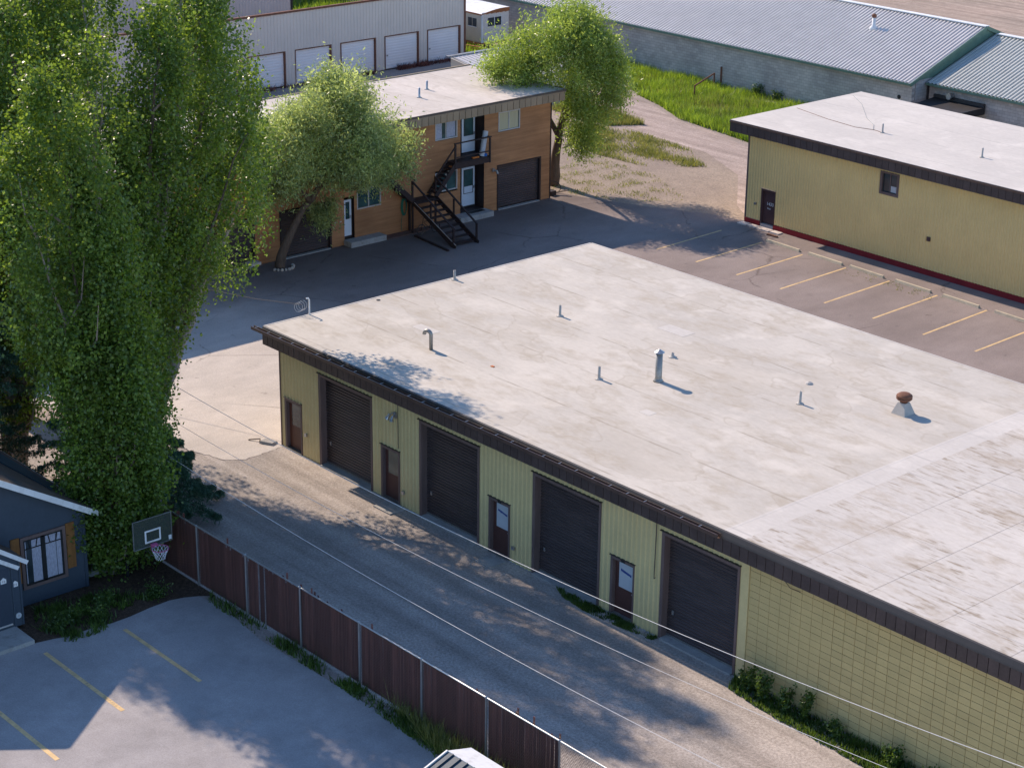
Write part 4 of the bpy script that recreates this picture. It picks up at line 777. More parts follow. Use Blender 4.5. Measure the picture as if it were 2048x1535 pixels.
# ------------------------------------------------------------------ blue house, hoop, fence, small shed
def house():
    H = thing('blue_house', (6, -12.4, 0), 'slate blue gabled house with cedar shutters beside the poplars', 'house')
    X = 6.0; ye, yw = -12.35, -23.7; yr, zr = -18.05, 6.45; ze = 2.72; sl = (zr - 2.95) / (yr - ye + .0) * -1
    m = MB(); z = .05; rh = .16
    slope = (zr - 3.0) / (ye - yr)     # per metre
    while z < zr - .1:
        z1 = z + rh; hw = min(ye - yr, (zr - .02 - z1) / slope if z1 > 2.7 else 99)
        if hw < .05: break
        m.add([(X + .022, yr - hw, z), (X + .022, yr + hw, z), (X + .004, yr + hw, z1), (X + .004, yr - hw, z1), (X - .02, yr - hw, z), (X - .02, yr + hw, z)], [(0, 1, 2, 3), (4, 5, 1, 0)]); z = z1
    m.build('gable_siding', 'slate', H)
    MB().box(-3.5, X - .03, yw, ye, .05, 3.0).build('body', 'slate', H)
    MB().box(X - .03, X + .045, ye - .08, ye + .03, .03, 2.8).build('corner_trim', 'slate', H)
    ov = .35; y1 = ye + .35; z1 = zr - slope * (y1 - yr)
    for s in (1, -1):
        yy = yr + s * (y1 - yr)
        MB().hexa([(-4, yr, zr - .02), (X + ov, yr, zr - .02), (X + ov, yy, z1 - .02), (-4, yy, z1 - .02)], [(-4, yr, zr + .1), (X + ov, yr, zr + .1), (X + ov, yy, z1 + .1), (-4, yy, z1 + .1)]).build('roof_slope', 'shingle', H)
        MB().bar((X + ov + .02, yr, zr - .02), (X + ov + .02, yy, z1 - .02), .05, .2).build('rake_board', 'white', H)
        MB().box(-4, X + ov, min(yy, yy + s * .05), max(yy, yy + s * .05), z1 - .12, z1 + .06).build('eave_board', 'white', H)
        MB().quad((X + .0, yr, zr - .03), (X + ov, yr, zr - .03), (X + ov, yy, z1 - .03), (X + .0, yy, z1 - .03)).build('soffit', 'slate', H)
    m = MB(); m.hexa([(1.5, -13.9, zr - slope * 4.15 + .115), (5.2, -13.0, zr - slope * 5.05 + .12), (4.2, -12.4, zr - slope * 5.65 + .12), (.5, -12.6, zr - slope * 5.45 + .115)], [(1.5, -13.9, zr - slope * 4.15 + .16), (5.2, -13.0, zr - slope * 5.05 + .15), (4.2, -12.4, zr - slope * 5.65 + .15), (.5, -12.6, zr - slope * 5.45 + .17)]); m.build('roof_tarp', 'tarp', H)
    # window
    y0, y1_, z0, z1w = -14.76, -13.09, .66, 2.55
    w = MB().box(X + .02, X + .03, y0 + .1, y1_ - .1, z0 + .1, z1w - .1).build('window', 'glass', H)
    f = MB()
    for a, b, c, d in ((y0, y0 + .11, z0, z1w), (y1_ - .11, y1_, z0, z1w), (y0 + .11, y1_ - .11, z0, z0 + .11), (y0 + .11, y1_ - .11, z1w - .11, z1w)): f.box(X - .01, X + .08, a, b, c, d)
    f.build('frame', 'trim', w)
    k = MB(); ym = (y0 + y1_) / 2
    for a, b, c, d in ((ym - .06, ym + .06, z0 + .11, z1w - .11), (y0 + .11, y0 + .16, z0 + .11, z1w - .11), (y1_ - .16, y1_ - .11, z0 + .11, z1w - .11), (y0 + .16, y1_ - .16, z0 + .11, z0 + .17), (y0 + .16, y1_ - .16, z1w - .17, z1w - .11)): k.box(X + .035, X + .065, a, b, c, d)
    for s in (0, 1):
        a = y0 + .16 if s == 0 else ym + .06; b = ym - .06 if s == 0 else y1_ - .16
        k.box(X + .036, X + .06, a, b, 2.08, 2.11); k.bar((X + .048, a + .2, 2.1), (X + .048, a + .14, z1w - .16), .02, .03); k.bar((X + .048, b - .2, 2.1), (X + .048, b - .14, z1w - .16), .02, .03)
    k.build('sash', 'black', w)
    c = MB()
    for a, b in ((y0 + .42, ym - .08), (ym + .1, y1_ - .36), (y1_ - .34, y1_ - .17), (y0 + .165, y0 + .21)):
        n = max(1, int((b - a) / .06))
        for i in range(n): q = a + (b - a) * i / n; e = a + (b - a) * (i + 1) / n; mid = (q + e) / 2; c.quad((X + .031, q, z0 + .15), (X + .034, mid, z0 + .15), (X + .034, mid, z1w - .18), (X + .031, q, z1w - .18)); c.quad((X + .034, mid, z0 + .15), (X + .031, e, z0 + .15), (X + .031, e, z1w - .18), (X + .034, mid, z1w - .18))
    c.build('curtain', 'lace', w)
    for a, b in ((-13.06, -12.74), (-15.1, -14.78)): MB().box(X + .01, X + .05, a, b, .92, 2.58).build('shutter', 'shutter', H)
    MB().box(2.2, 5.6, -12.2, -11.3, .1, .28).build('side_step', 'conc', H)
    # porch
    Xp = 7.26; yp = -15.46; yc = -16.7; zc = 3.42
    m = MB(); m.box(X + .05, Xp, -17.9, yp, .12, 2.45); m.add([(Xp, yp, 2.45), (Xp, yc, zc - .15), (Xp, -17.9, 2.45)], [(0, 1, 2)]); P = m.build('porch', 'slate', H)
    for s in (1, -1):
        ya = yc + s * (yc - yp) * -1.22; za = zc - .72 * abs(ya - yc)
        MB().hexa([(X + .06, yc, zc - .05), (Xp + .06, yc, zc - .05), (Xp + .06, ya, za - .05), (X + .06, ya, za - .05)], [(X + .06, yc, zc + .04), (Xp + .06, yc, zc + .04), (Xp + .06, ya, za + .04), (X + .06, ya, za + .04)]).build('porch_roof', 'shingle', H)
        MB().bar((Xp + .08, yc, zc - .02), (Xp + .08, ya, za - .02), .04, .14).build('porch_rake', 'white', H)
        yb = yc + s * 1.2; MB().bar((Xp + .03, yc, zc - .42), (Xp + .03, yb, zc - .42 - .68 * 1.2), .05, .13).build('inner_rake', 'white', H)
    d = MB(); d.box(Xp + .002, Xp + .02, -16.95, -15.86, .28, 2.3); dr = d.build('porch_door', 'slated', H); MB().box(Xp + .02, Xp + .06, -16.95, -15.86, .26, .3).build('door_sill', 'frame', dr)
    for y in (-15.78, -15.5): MB().box(Xp + .002, Xp + .035, y, y + .06, .14, 2.42).build('porch_trim', 'slate', H)
    for y, z in ((-16.06, 1.87), (-15.66, 1.64)):
        s = MB(); s.box(Xp + .022, Xp + .03, y - .1, y + .1, z - .08, z + .06); s.add([(Xp + .031, y - .1, z + .06), (Xp + .031, y + .1, z + .06), (Xp + .031, y, z + .14)], [(0, 1, 2)]); sg = s.build('house_sign', 'white', H); MB().box(Xp + .032, Xp + .034, y - .05, y - .02, z - .03, z + .04).build('sign_mark', 'greyd', sg); MB().box(Xp + .032, Xp + .034, y + .01, y + .06, z - .04, z + .03).build('sign_mark', 'greyd', sg)
    s = MB(); s.tube([(Xp + .0, -15.62, .5), (Xp + .03, -15.62, .5)], .1, 16); sg = s.build('round_sign', 'paper', H); MB().tube([(Xp + .031, -15.62, .5), (Xp + .034, -15.62, .5)], .04, 10).build('sign_mark', 'greyd', sg)
    MB().box(Xp, 8.5, -18.5, -15.75, .0, .15).build('porch_slab', 'conc', H)
house()
def hoop():
    B = thing('basketball_hoop', (6.2, -10.9, 0), 'basketball hoop with tinted backboard before the poplar foliage', 'basketball hoop')
    X = 8.0; y0, y1, z0, z1 = -11.62, -10.16, 1.86, 2.86
    MB().tube([(6.2, -10.9, 0), (6.2, -10.9, 2.5)], .06, 10).build('pole', 'black', B)
    bb = MB().box(X - .02, X, y0, y1, z0, z1).build('backboard', 'board', B)
    f = MB()
    for a, b, c, d in ((y0 - .02, y0, z0 - .02, z1 + .02), (y1, y1 + .02, z0 - .02, z1 + .02), (y0, y1, z1, z1 + .02), (y0, y1, z0 - .03, z0)): f.box(X - .03, X + .012, a, b, c, d)
    f.build('board_frame', 'galv', bb)
    t = MB(); a, b, c, d = -11.2, -10.58, z0 + .12, z0 + .58
    for e, g_, h, k in ((a, a + .06, c, d), (b - .06, b, c, d), (a + .06, b - .06, c, c + .06), (a + .06, b - .06, d - .06, d)): t.box(X + .004, X + .012, e, g_, h, k)
    t.box(X + .004, X + .01, y1 - .12, y1 - .01, z0 + .02, z0 + .18); t.build('target_square', 'white', bb)
    s = MB()
    for y, z in ((y0 + .03, z1 - .03), (y1 - .03, z1 - .03)): s.bar((X - .05, y, z), (X - .07, -10.89, z0 + .32), .035, .035)
    s.bar((X - .06, -10.94, z0), (X - .06, -10.94, z0 + .35), .03, .03); s.bar((X - .06, -10.84, z0), (X - .06, -10.84, z0 + .35), .03, .03); s.bar((6.2, -10.9, 2.3), (X - .06, -10.9, z0 + .3), .05, .05); s.bar((6.2, -10.9, 2.0), (X - .06, -10.9, z0 + .05), .05, .05); s.build('strut', 'black', B)
    cx, cy, cz, r = X + .42, -10.89, z0 + .02, .29
    rm = MB(); rm.tube([(cx + r * math.cos(a), cy + r * math.sin(a), cz) for a in np.linspace(0, 6.2832, 28)], .014, 6, False); rm.box(X + .0, X + .12, cy - .1, cy + .1, cz - .06, cz + .05); rim = rm.build('rim', 'pink', B)
    n = MB(); N = 12
    for i in range(N):
        for dirn in (1, -1):
            pts = [(cx + rr * math.cos(6.2832 * (i + dirn * k * .5) / N), cy + rr * math.sin(6.2832 * (i + dirn * k * .5) / N), cz - zz) for k, (rr, zz) in enumerate(((r, 0), (r * .85, .1), (r * .7, .2), (r * .58, .3), (r * .55, .38)))]
            n.tube(pts, .007, 4, False)
    n.build('net', 'net', B)
hoop()
def fence():
    F = thing('slatted_fence', (8.37, -9.35, 0), 'brown slatted chain-link fence with galvanised posts along the gravel lane', 'fence')
    Y = -9.35; xs = [2.2, 5.3, 8.37, 11.3, 14.35, 17.45, 20.5, 23.45, 26.55, 29.6]; zt = 2.24
    pmh = MB(); pmh.tube([(0, 0, 0), (0, 0, zt)], .035, 10); pmh.lathe((0, 0, zt), [(.042, -.03), (.042, .02), (.015, .05)], 10)
    pme = bpy.data.meshes.new('post'); pme.from_pydata(pmh.v, [], pmh.f); pme.materials.append(MAT['galv'])
    for x in xs: inst(pme, 'post', (x, Y - .06, 0), F)
    MB().tube([(xs[0], Y - .06, zt - .01), (xs[2], Y - .06, zt), (xs[4], Y - .06, zt - .01), (xs[-1], Y - .06, zt)], .026, 8).build('top_rail', 'galv', F)
    for i, (a, b) in enumerate(zip(xs, xs[1:])):
        if b < 26.6:
            s = MB(); x = a + .05
            while x < b - .04:
                u = rng.random(); top = zt - .06 + rng.uniform(-.02, .03)
                if x < 14.4 and u < .16: top += rng.uniform(-.16, -.05)
                if u > .93: top += rng.uniform(.05, .28)
                lean = rng.uniform(-.012, .012)
                if u > .02 or x > 16: s.hexa([(x, Y - .012, .08), (x + .062, Y - .012, .08), (x + .062, Y + .012, .08), (x, Y + .012, .08)], [(x + lean, Y - .012 + rng.uniform(-.006, .006), top), (x + .062 + lean, Y - .012, top), (x + .062 + lean, Y + .012, top), (x + lean, Y + .012, top)])
                x += .082
            tag(s.build('slats', 'slat', F), kind='stuff')
        w = MB(); h = zt - .1; L = b - a; sp = .105
        for dirn in (1, -1):
            c = -h
            while c < L:
                p0, p1 = max(0, c), min(L, c + h)
                if p1 > p0:
                    q = lambda p: (a + p, Y - .03, .06 + (p - c if dirn == 1 else h - (p - c))); w.bar(q(p0), q(p1), .0055, .0055, (0, 1, 0))
                c += sp
        tag(w.build('wire_mesh', 'trim', F), kind='stuff')
    # shed roof at the bottom edge
    S = thing('small_shed', (25, -12.1, 0), 'small shed with white and dark blue metal roof at the bottom edge', 'shed')
    x0, x1 = 24.95, 29; yr, zr = -12.1, 2.2
    MB().box(x0 + .1, x1, -13.2, -11.4, 0, 1.85).build('body', 'bluemetal', S)
    MB().hexa([(x0, yr, zr), (x1, yr, zr), (x1, -11.25, 1.96), (x0, -11.25, 1.96)], [(x0, yr, zr + .05), (x1, yr, zr + .05), (x1, -11.25, 2.01), (x0, -11.25, 2.01)]).build('roof_slope', 'white', S)
    r = MB(); r.hexa([(x0, -13.5, 1.75), (x1, -13.5, 1.75), (x1, yr, zr - .02), (x0, yr, zr - .02)], [(x0, -13.5, 1.79), (x1, -13.5, 1.79), (x1, yr, zr + .03), (x0, yr, zr + .03)])
    x = x0 + .25
    while x < x1: r.bar((x, -13.5, 1.81), (x, yr, zr + .05), .04, .05); x += .3
    r.build('roof_slope', 'bluemetal', S); MB().bar((x0, -13.5, 1.8), (x0, yr, zr + .04), .05, .07).build('rake_trim', 'white', S)
fence()
def wires():
    def wire(name, y, pts, label, r=.011):
        P = sorted(pts); xs = [p[0] for p in P]; zs = [p[1] for p in P]; a, b, c = np.polyfit(xs, zs, 2)
        o = MB().tube([(x, y, a * x * x + b * x + c) for x in np.linspace(-7, 62, 40)], r, 6).build(name, 'wire', origin=(-7, y, a * 49 - b * 7 + c)); tag(o, label, 'cable', 'cables above the lane')
    # measured as height above Y=-8 for each run, carried to the plane the run hangs in
    wire('overhead_cable', -9.3, [(6.9, 4.25), (10.3, 4.05), (14.4, 3.85), (21.1, 3.95), (27.1, 3.9), (31.2, 4.05)], 'pale overhead cable nearest the slatted fence', .008)
    wire('overhead_cable', -8.0, [(4.2, 4.65), (7.3, 4.62), (14.4, 4.45), (21.3, 4.55), (29.1, 4.93), (36.5, 5.5)], 'pale overhead cable running above the middle of the lane', .0065)
    wire('overhead_cable', -6.5, [(2.5, 4.95), (5.2, 4.85), (9.0, 4.75), (20.3, 4.82), (25.6, 5.1), (30.3, 5.3), (38.9, 6.2)], 'bright overhead cable crossing before the roll-up doors', .009)
    o = MB().tube([(-.62, 1.6, 5.45), (-3, 1.0, 5.2), (-7, .2, 4.95), (-12, -1.6, 5.0)], .012, 6).build('service_wire', 'wired', origin=(-.62, 1.6, 5.45)); tag(o, 'thin dark service wire running from the roof mast to the poplars', 'cable')
wires()

# ------------------------------------------------------------------ vegetation
def leaf_mesh(name, P, A, Bv, mt, parent=None, kind=None, tri=False):
    """P centres, A half-length vectors, Bv half-width vectors (n,3): one small face each"""
    off = np.array(wloc(parent)) if parent is not None else np.zeros(3); P = P - off; n = len(P)
    if tri: V = np.stack([P - Bv, P + Bv, P + A], 1); k = 3
    else: V = np.stack([P - A, P + Bv, P + A, P - Bv], 1); k = 4
    me = bpy.data.meshes.new(name); me.vertices.add(n * k); me.vertices.foreach_set('co', V.reshape(-1).astype(np.float32))
    me.loops.add(n * k); me.loops.foreach_set('vertex_index', np.arange(n * k, dtype=np.int32)); me.polygons.add(n)
    me.polygons.foreach_set('loop_start', np.arange(0, n * k, k, dtype=np.int32)); me.polygons.foreach_set('loop_total', np.full(n, k, dtype=np.int32))
    me.materials.append(MAT[mt]); me.update(calc_edges=True); o = bpy.data.objects.new(name, me); col.objects.link(o)
    if parent is not None: o.parent = parent
    if kind: o['kind'] = kind
    return o
def unit(v): return v / np.maximum(1e-9, np.linalg.norm(v, axis=1, keepdims=True))
def leaf_dirs(n, l, w, droop=0, up=0):
    a = rng.normal(size=(n, 3)); a[:, 2] += up - droop; a = unit(a); b = unit(np.cross(a, rng.normal(size=(n, 3)))); s = rng.uniform(.7, 1.3, (n, 1))
    return a * l / 2 * s, b * w / 2 * s
def curve_pts(p0, p1, p2, n=9):
    t = np.linspace(0, 1, n)[:, None]; return (1 - t) ** 2 * np.array(p0) + 2 * t * (1 - t) * np.array(p1) + t ** 2 * np.array(p2)
def poplar(base, stems, label, dens=1.0, group='poplars beside the lane', leaf=(.13, .10), trunk_r=.34):
    T = thing('poplar_tree', (*base, 0), label, 'tree', group); LP = []; tw = MB()
    for si, (top, h0, Rm, *kw) in enumerate(stems):
        b = np.array([base[0] + rng.uniform(-.25, .25), base[1] + rng.uniform(-.25, .25), -.1]); top = np.array(top, float)
        mid = np.array([b[0] + (top[0] - b[0]) * .42, b[1] + (top[1] - b[1]) * .42, b[2] + (top[2] - b[2]) * .5])
        pts = curve_pts(b, mid, top, 14); pts[1:-1] += rng.normal(scale=.09, size=(12, 3)) * np.array([1, 1, 0])
        rr = trunk_r * (1 - .08 * si if si < 5 else .55); MB().tube(pts, [rr * (1 - .93 * (i / 13) ** .8) for i in range(14)], 9).build('trunk', 'bark' if si % 2 else 'barkp', T, True)
        H = top[2]; ncl = int(9.6 * (H - h0) * (Rm / 1.6) ** 1.5 * dens)
        z = h0 + (H - h0) * rng.random(ncl) ** .92; t = (z - h0) / (H - h0)
        prof = Rm * np.clip(1.25 * np.minimum(1, (t / .22 + .18)) * (1 - t ** 4.5) ** .7, .14, 1.15)
        cx = np.interp(z, pts[:, 2], pts[:, 0]); cy = np.interp(z, pts[:, 2], pts[:, 1]); th = rng.uniform(0, 6.283, ncl)
        # fastigiate limbs: foliage gathers in vertical plumes round the stem
        k = 9; ph = rng.uniform(0, 6.283, k); near = ph[rng.integers(0, k, ncl)]; th = np.where(rng.random(ncl) < .72, near + rng.normal(scale=.22, size=ncl) + .35 * np.sin(z * .55 + near * 3), th)
        rho = prof * np.sqrt(rng.uniform(.12, 1.0, ncl)); C = np.stack([cx + rho * np.cos(th), cy + rho * np.sin(th), z], 1)
        gap = np.sin(C[:, 0] * 1.9 + C[:, 2] * .5 + si) + np.sin(C[:, 1] * 2.1 - C[:, 2] * .42 + si * 2) + .8 * np.sin(C[:, 2] * 1.1 + C[:, 0] - C[:, 1]) + rng.normal(scale=.35, size=ncl)
        keep = gap > (-1.05 if H > 13 else -2.2); C = C[keep]; th = th[keep]; z = z[keep]; ncl = len(C)
        nl = 86; j = rng.normal(size=(ncl, nl, 3)) * np.array([.2, .2, .46]); rad = np.stack([np.cos(th), np.sin(th), np.zeros(ncl)], 1)[:, None, :]
        j += rad * (j[:, :, 2:3] * .28); LP.append((C[:, None, :] + j).reshape(-1, 3))
        for _ in range(int(ncl * .05)):
            i = rng.integers(0, ncl); zb = max(h0 * .6, z[i] - rng.uniform(1.2, 2.6)); a = np.array([np.interp(zb, pts[:, 2], pts[:, 0]), np.interp(zb, pts[:, 2], pts[:, 1]), zb]); m_ = (a + C[i]) / 2 + (C[i] - a) * np.array([.25, .25, -.1])
            tw.tube([a, m_, C[i]], [.045, .03, .012], 5)
    tag(tw.build('branches', 'barkp', T), kind='stuff'); P = np.concatenate(LP); P = P[P[:, 2] > .05]; A, Bv = leaf_dirs(len(P), *leaf, up=-.3); leaf_mesh('crown', P, A, Bv, 'poplar', T); return T
def broad(base, limbs, blobs, label, name='willow_tree', mt='willow', n=90000, leaf=(.21, .06), droop=.6, tr=.3, clump=(.34, .34, .42), nl=42):
    """rounded tree: limbs [(points, radius)], crown blobs [(centre, radii, weight)]"""
    T = thing(name, (*base, 0), label, 'tree')
    for k, (pts, r) in enumerate(limbs):
        p = np.array(pts, float); q = [p[0]]
        for a, b in zip(p, p[1:]): q += [a + (b - a) * t + (rng.normal(scale=.04, size=3) if t < 1 else 0) for t in (.34, .67, 1)]
        MB().tube(q, [r * (1 - .75 * i / (len(q) - 1)) for i in range(len(q))], 10).build('trunk' if k == 0 else 'limb', 'bark', T, True)
    LP = []; W = sum(b[2] for b in blobs)
    for c, rad, wgt in blobs:
        ns = 16; sd_ = unit(rng.normal(size=(ns, 3))); sc_ = np.array(c) + sd_ * np.array(rad) * rng.uniform(.45, .95, (ns, 1)); sr = np.array(rad) * rng.uniform(.26, .44, (ns, 1))
        k2 = int(n * wgt / W / nl * .7); pick = rng.integers(0, ns, k2); d2 = unit(rng.normal(size=(k2, 3))); C2 = sc_[pick] + d2 * sr[pick] * rng.uniform(.4, 1, (k2, 1)); LP.append((C2[:, None, :] + rng.normal(size=(k2, nl, 3)) * np.array(clump) * .75).reshape(-1, 3))
        ncl = int(n * wgt / W / nl * .3); d = unit(rng.normal(size=(ncl, 3))); lump = 1 + .16 * np.sin(d[:, :1] * 5 + c[0]) * np.sin(d[:, 1:2] * 6 + c[1]) + .10 * np.sin(d[:, 2:3] * 9)
        rr = rng.uniform(.25, 1.0, (ncl, 1)) ** .45 * lump; C = np.array(c) + d * rr * np.array(rad)
        LP.append((C[:, None, :] + rng.normal(size=(ncl, nl, 3)) * np.array(clump)).reshape(-1, 3))
    P = np.concatenate(LP); P = P[P[:, 2] > .1]; A, Bv = leaf_dirs(len(P), *leaf, droop=droop); leaf_mesh('crown', P, A, Bv, mt, T); return T
def spruce(base, h, r, label, z0=.3, n=26000, flat=1.0, lean=(0, 0)):
    T = thing('spruce_tree', (*base, 0), label, 'tree', 'spruces beside the poplars'); MB().tube([(base[0], base[1], 0), (base[0] + lean[0] * .5, base[1] + lean[1] * .5, h * .5), (base[0] + lean[0], base[1] + lean[1], h)], [.2, .13, .02], 8).build('trunk', 'bark', T, True)
    nb = int(h * 11); LP = []; per = n // nb; zb = z0 + (h - z0) * np.sort(rng.random(nb)); br = MB()
    for i, z in enumerate(zb):
        t = (z - z0) / (h - z0); L = r * (1 - t) ** .85 * rng.uniform(.75, 1.1) + .15; a = rng.uniform(0, 6.283); d = np.array([math.cos(a), math.sin(a)])
        s = np.sqrt(rng.random(per)); pz = z - .35 * L * s ** 1.3 + .12 * L * s ** 4; o = np.array([lean[0] * z / h, lean[1] * z / h])
        side = rng.normal(scale=.16, size=per) * (1.15 - s) * L; p = np.stack([base[0] + o[0] + d[0] * L * s - d[1] * side, base[1] + o[1] + d[1] * L * s + d[0] * side, pz - np.abs(rng.normal(scale=.11, size=per)) - np.abs(side) * .3], 1); LP.append(p)
        br.tube([(base[0] + o[0], base[1] + o[1], z), (base[0] + o[0] + d[0] * L * .9, base[1] + o[1] + d[1] * L * .9, z - .3 * L)], [.03, .008], 4)
    tag(br.build('branches', 'bark', T), kind='stuff'); P = np.concatenate(LP); A, Bv = leaf_dirs(len(P), .16, .035, droop=.5); leaf_mesh('crown', P, A, Bv, 'spruce', T); return T
def in_poly(x, y, poly):
    c = np.zeros(len(x), bool); j = len(poly) - 1
    for i in range(len(poly)):
        xi, yi = poly[i]; xj, yj = poly[j]; k = ((yi > y) != (yj > y)) & (x < (xj - xi) * (y - yi) / (yj - yi + 1e-12) + xi); c ^= k; j = i
    return c
def grass(name, poly, n, h, mt, label, cat, w=.02, patch=0.0, scale=.5, lean=.35):
    xs = [p[0] for p in poly]; ys = [p[1] for p in poly]; x = rng.uniform(min(xs), max(xs), n * 3); y = rng.uniform(min(ys), max(ys), n * 3); k = in_poly(x, y, poly); x, y = x[k], y[k]
    f = rng.normal(scale=.75, size=len(x))
    for q in range(9): a_, fr, p_ = rng.uniform(0, 6.283), rng.uniform(.6, 4.5) * scale, rng.uniform(0, 6.283); f = f + .55 / (1 + .12 * q) * np.sin((x * math.cos(a_) + y * math.sin(a_)) * fr + p_)
    if patch: k = f > patch; x, y, f = x[k], y[k], f[k]
    x, y, f = x[:n], y[:n], f[:n]; m = len(x); hh = h * rng.uniform(.45, 1.1, m) * (1 + .18 * np.clip(f, -1.5, 1.5)); th = rng.uniform(0, 6.283, m); P = np.stack([x, y, np.full(m, .0)], 1)
    A = np.stack([rng.normal(scale=lean, size=m) * hh, rng.normal(scale=lean, size=m) * hh, hh], 1); B_ = np.stack([np.cos(th) * w, np.sin(th) * w, np.zeros(m)], 1)
    o = leaf_mesh(name, P, A, B_, mt, None, 'stuff', True); return tag(o, label, cat)
def plant(base, h, r, label, n=900, mt='weed', leaf=(.11, .06), name='weed_plant', cat='plant', group=None):
    T = thing(name, (*base, 0), label, cat, group); st = MB(); LP = []
    for i in range(6):
        a = rng.uniform(0, 6.283); q = np.array([base[0] + r * .7 * math.cos(a), base[1] + r * .7 * math.sin(a), h * rng.uniform(.65, 1.05)]); b0 = np.array([base[0], base[1], 0]); st.tube([b0, (b0 + q) / 2 + np.array([0, 0, .1 * h]), q], [.014, .01, .005], 4)
        t = rng.random(n // 6)[:, None] ** .7; LP.append(b0 + (q - b0) * t + rng.normal(scale=r * .22, size=(n // 6, 3)) * (.4 + t))
    st.build('stems', mt, T); P = np.concatenate(LP); P = P[P[:, 2] > .02]; A, Bv = leaf_dirs(len(P), *leaf); leaf_mesh('leaves', P, A, Bv, mt, T); return T

def vegetation():
    # the big splaying poplar before the lane and its neighbours
    poplar((.3, -7.4), [((-2.2, .2, 15.2), 6.4, 1.55), ((-2.6, .9, 12.4), 6.6, 1.5), ((-1.2, -.1, 11.2), 6.6, 1.4), ((-3.0, -1.2, 19.2), 7, 1.75), ((-.3, -2.3, 20), 7, 1.75), ((-1.6, -1.2, 17.2), 6.4, 1.8), ((-.4, -3.2, 19.2), 5.4, 1.85), ((1.6, -5.6, 18.3), 3.0, 1.75), ((1.9, -8.8, 17.5), 1.6, 1.75), ((-1.2, -10.2, 18.5), 2.2, 1.8), ((-3.0, -6.0, 20.5), 3.2, 1.85), ((.6, -1.5, 13.2), 7.4, 1.4), ((2.2, -6.9, 11.5), .6, 1.5), ((.2, -6.0, 9.5), 2.2, 1.4), ((-.6, -8.6, 12.5), .8, 1.7)], 'tall many-stemmed poplar leaning over the lane in front of the workshop', 1.25, trunk_r=.42)
    poplar((5.6, -10.9), [((6.5, -10.8, 7.4), .1, 1.55), ((5.2, -10.2, 10.2), .8, 1.5), ((4.4, -9.6, 12.4), 1.2, 1.5), ((5.0, -11.6, 9.0), .3, 1.4), ((5.9, -10.2, 8.5), .3, 1.3), ((3.4, -11.2, 17), 5.0, 1.75), ((4.0, -12.8, 15), 7.0, 1.7)], 'low leafy poplar growing beside the blue house corner', 1.75, trunk_r=.2)
    poplar((-4.6, -9.2), [((-5.5, -7.2, 21), 3.5, 1.8), ((-4.2, -10.6, 19.5), 3.0, 1.8), ((-6.4, -10.0, 20.5), 4.0, 1.8), ((-3.0, -8.8, 17), 2.2, 1.6), ((-2.2, -11.4, 16.5), 2.0, 1.6)], 'tall poplar at the left picture edge with pale trunk showing', 1.15, trunk_r=.36)
    poplar((-9.5, -6.5), [((-10.5, -4.2, 20.5), 5.5, 1.9), ((-9, -7.4, 21), 5, 1.9), ((-8.6, -5.0, 19.5), 5, 1.8), ((-6.6, -3.4, 19.5), 7, 1.8), ((-5.2, -5.2, 20.5), 7, 1.7)], 'rear poplar behind the splaying one, crown merging with it', 1.25, trunk_r=.34)
    poplar((-7.5, -12.5), [((-7.2, -12.2, 20), 3, 1.9), ((-8.5, -13.5, 19), 4, 1.8), ((-6, -13.0, 20.5), 3, 1.75), ((-4.2, -12.9, 19.5), 4, 1.7), ((-3.4, -12.6, 18), 2, 1.7)], 'poplar cut off by the left picture edge', 1.0, trunk_r=.34)
    # willows
    broad((-19.3, 13.55), [([(-19.3, 13.55, -.1), (-19.25, 13.65, .8), (-19.1, 14.5, 2.4), (-18.8, 15.6, 3.9), (-18.5, 16.3, 5.5)], .29), ([(-18.8, 15.6, 3.9), (-18.0, 17.8, 5.2), (-17.9, 19.5, 5.6)], .15), ([(-18.9, 15.2, 3.3), (-18.2, 13.6, 5.2), (-18, 12.4, 6.6)], .15), ([(-18.7, 15.9, 4.4), (-19.5, 16.2, 7.8)], .13)],
          [((-18.3, 16.2, 6.9), (2.9, 3.6, 2.6), 4), ((-18.0, 12.7, 6.6), (2.2, 2.3, 2.1), 2), ((-17.9, 19.3, 5.4), (1.9, 2.2, 1.6), 1.6), ((-17.8, 16.4, 5.1), (2.2, 3.0, 1.2), 1.7), ((-18.0, 12.6, 5.0), (1.3, 1.2, 1.2), .6), ((-18.6, 17.0, 8.9), (1.7, 1.8, 1.0), .8), ((-18.9, 16.0, 2.6), (.6, .7, .9), .25)], 'leaning grey-green willow in front of the timber building', n=84000)
    broad((-22.4, 35.3), [([(-22.4, 35.3, -.1), (-22.2, 35.3, 2.0), (-21.7, 35.3, 4.2), (-21.1, 35.5, 6.6)], .34), ([(-22.0, 35.3, 3.0), (-22.6, 33.9, 6.0), (-22.6, 32.6, 8.0)], .16), ([(-21.7, 35.3, 4.0), (-20.4, 36.5, 5.6)], .14), ([(-21.8, 35.3, 3.8), (-21.4, 36.3, 6.4)], .12)],
          [((-21.3, 34.8, 8.2), (2.8, 3.2, 2.5), 4), ((-22.3, 31.9, 8.0), (1.8, 1.9, 1.5), 1.5), ((-20.4, 36.6, 6.2), (2.0, 2.1, 2.2), 2), ((-20.4, 35.7, 3.9), (1.3, 1.4, 1.9), 1.0), ((-21.5, 36.2, 9.6), (1.8, 1.9, 1.2), 1)], 'round bright green willow behind the timber building corner', mt='willow2', n=66000)
    # conifers
    spruce((2.9, -7.1), 3.6, 2.5, 'small dark spruce poking out beside the lane fence', .9, 42000)
    spruce((-2.2, -11.6), 13, 2.9, 'dark spruce behind the blue house roof', .6, 60000)
    spruce((-4.6, -13.2), 14.5, 3.1, 'dark spruce at the left edge above the house roof', .8, 60000)
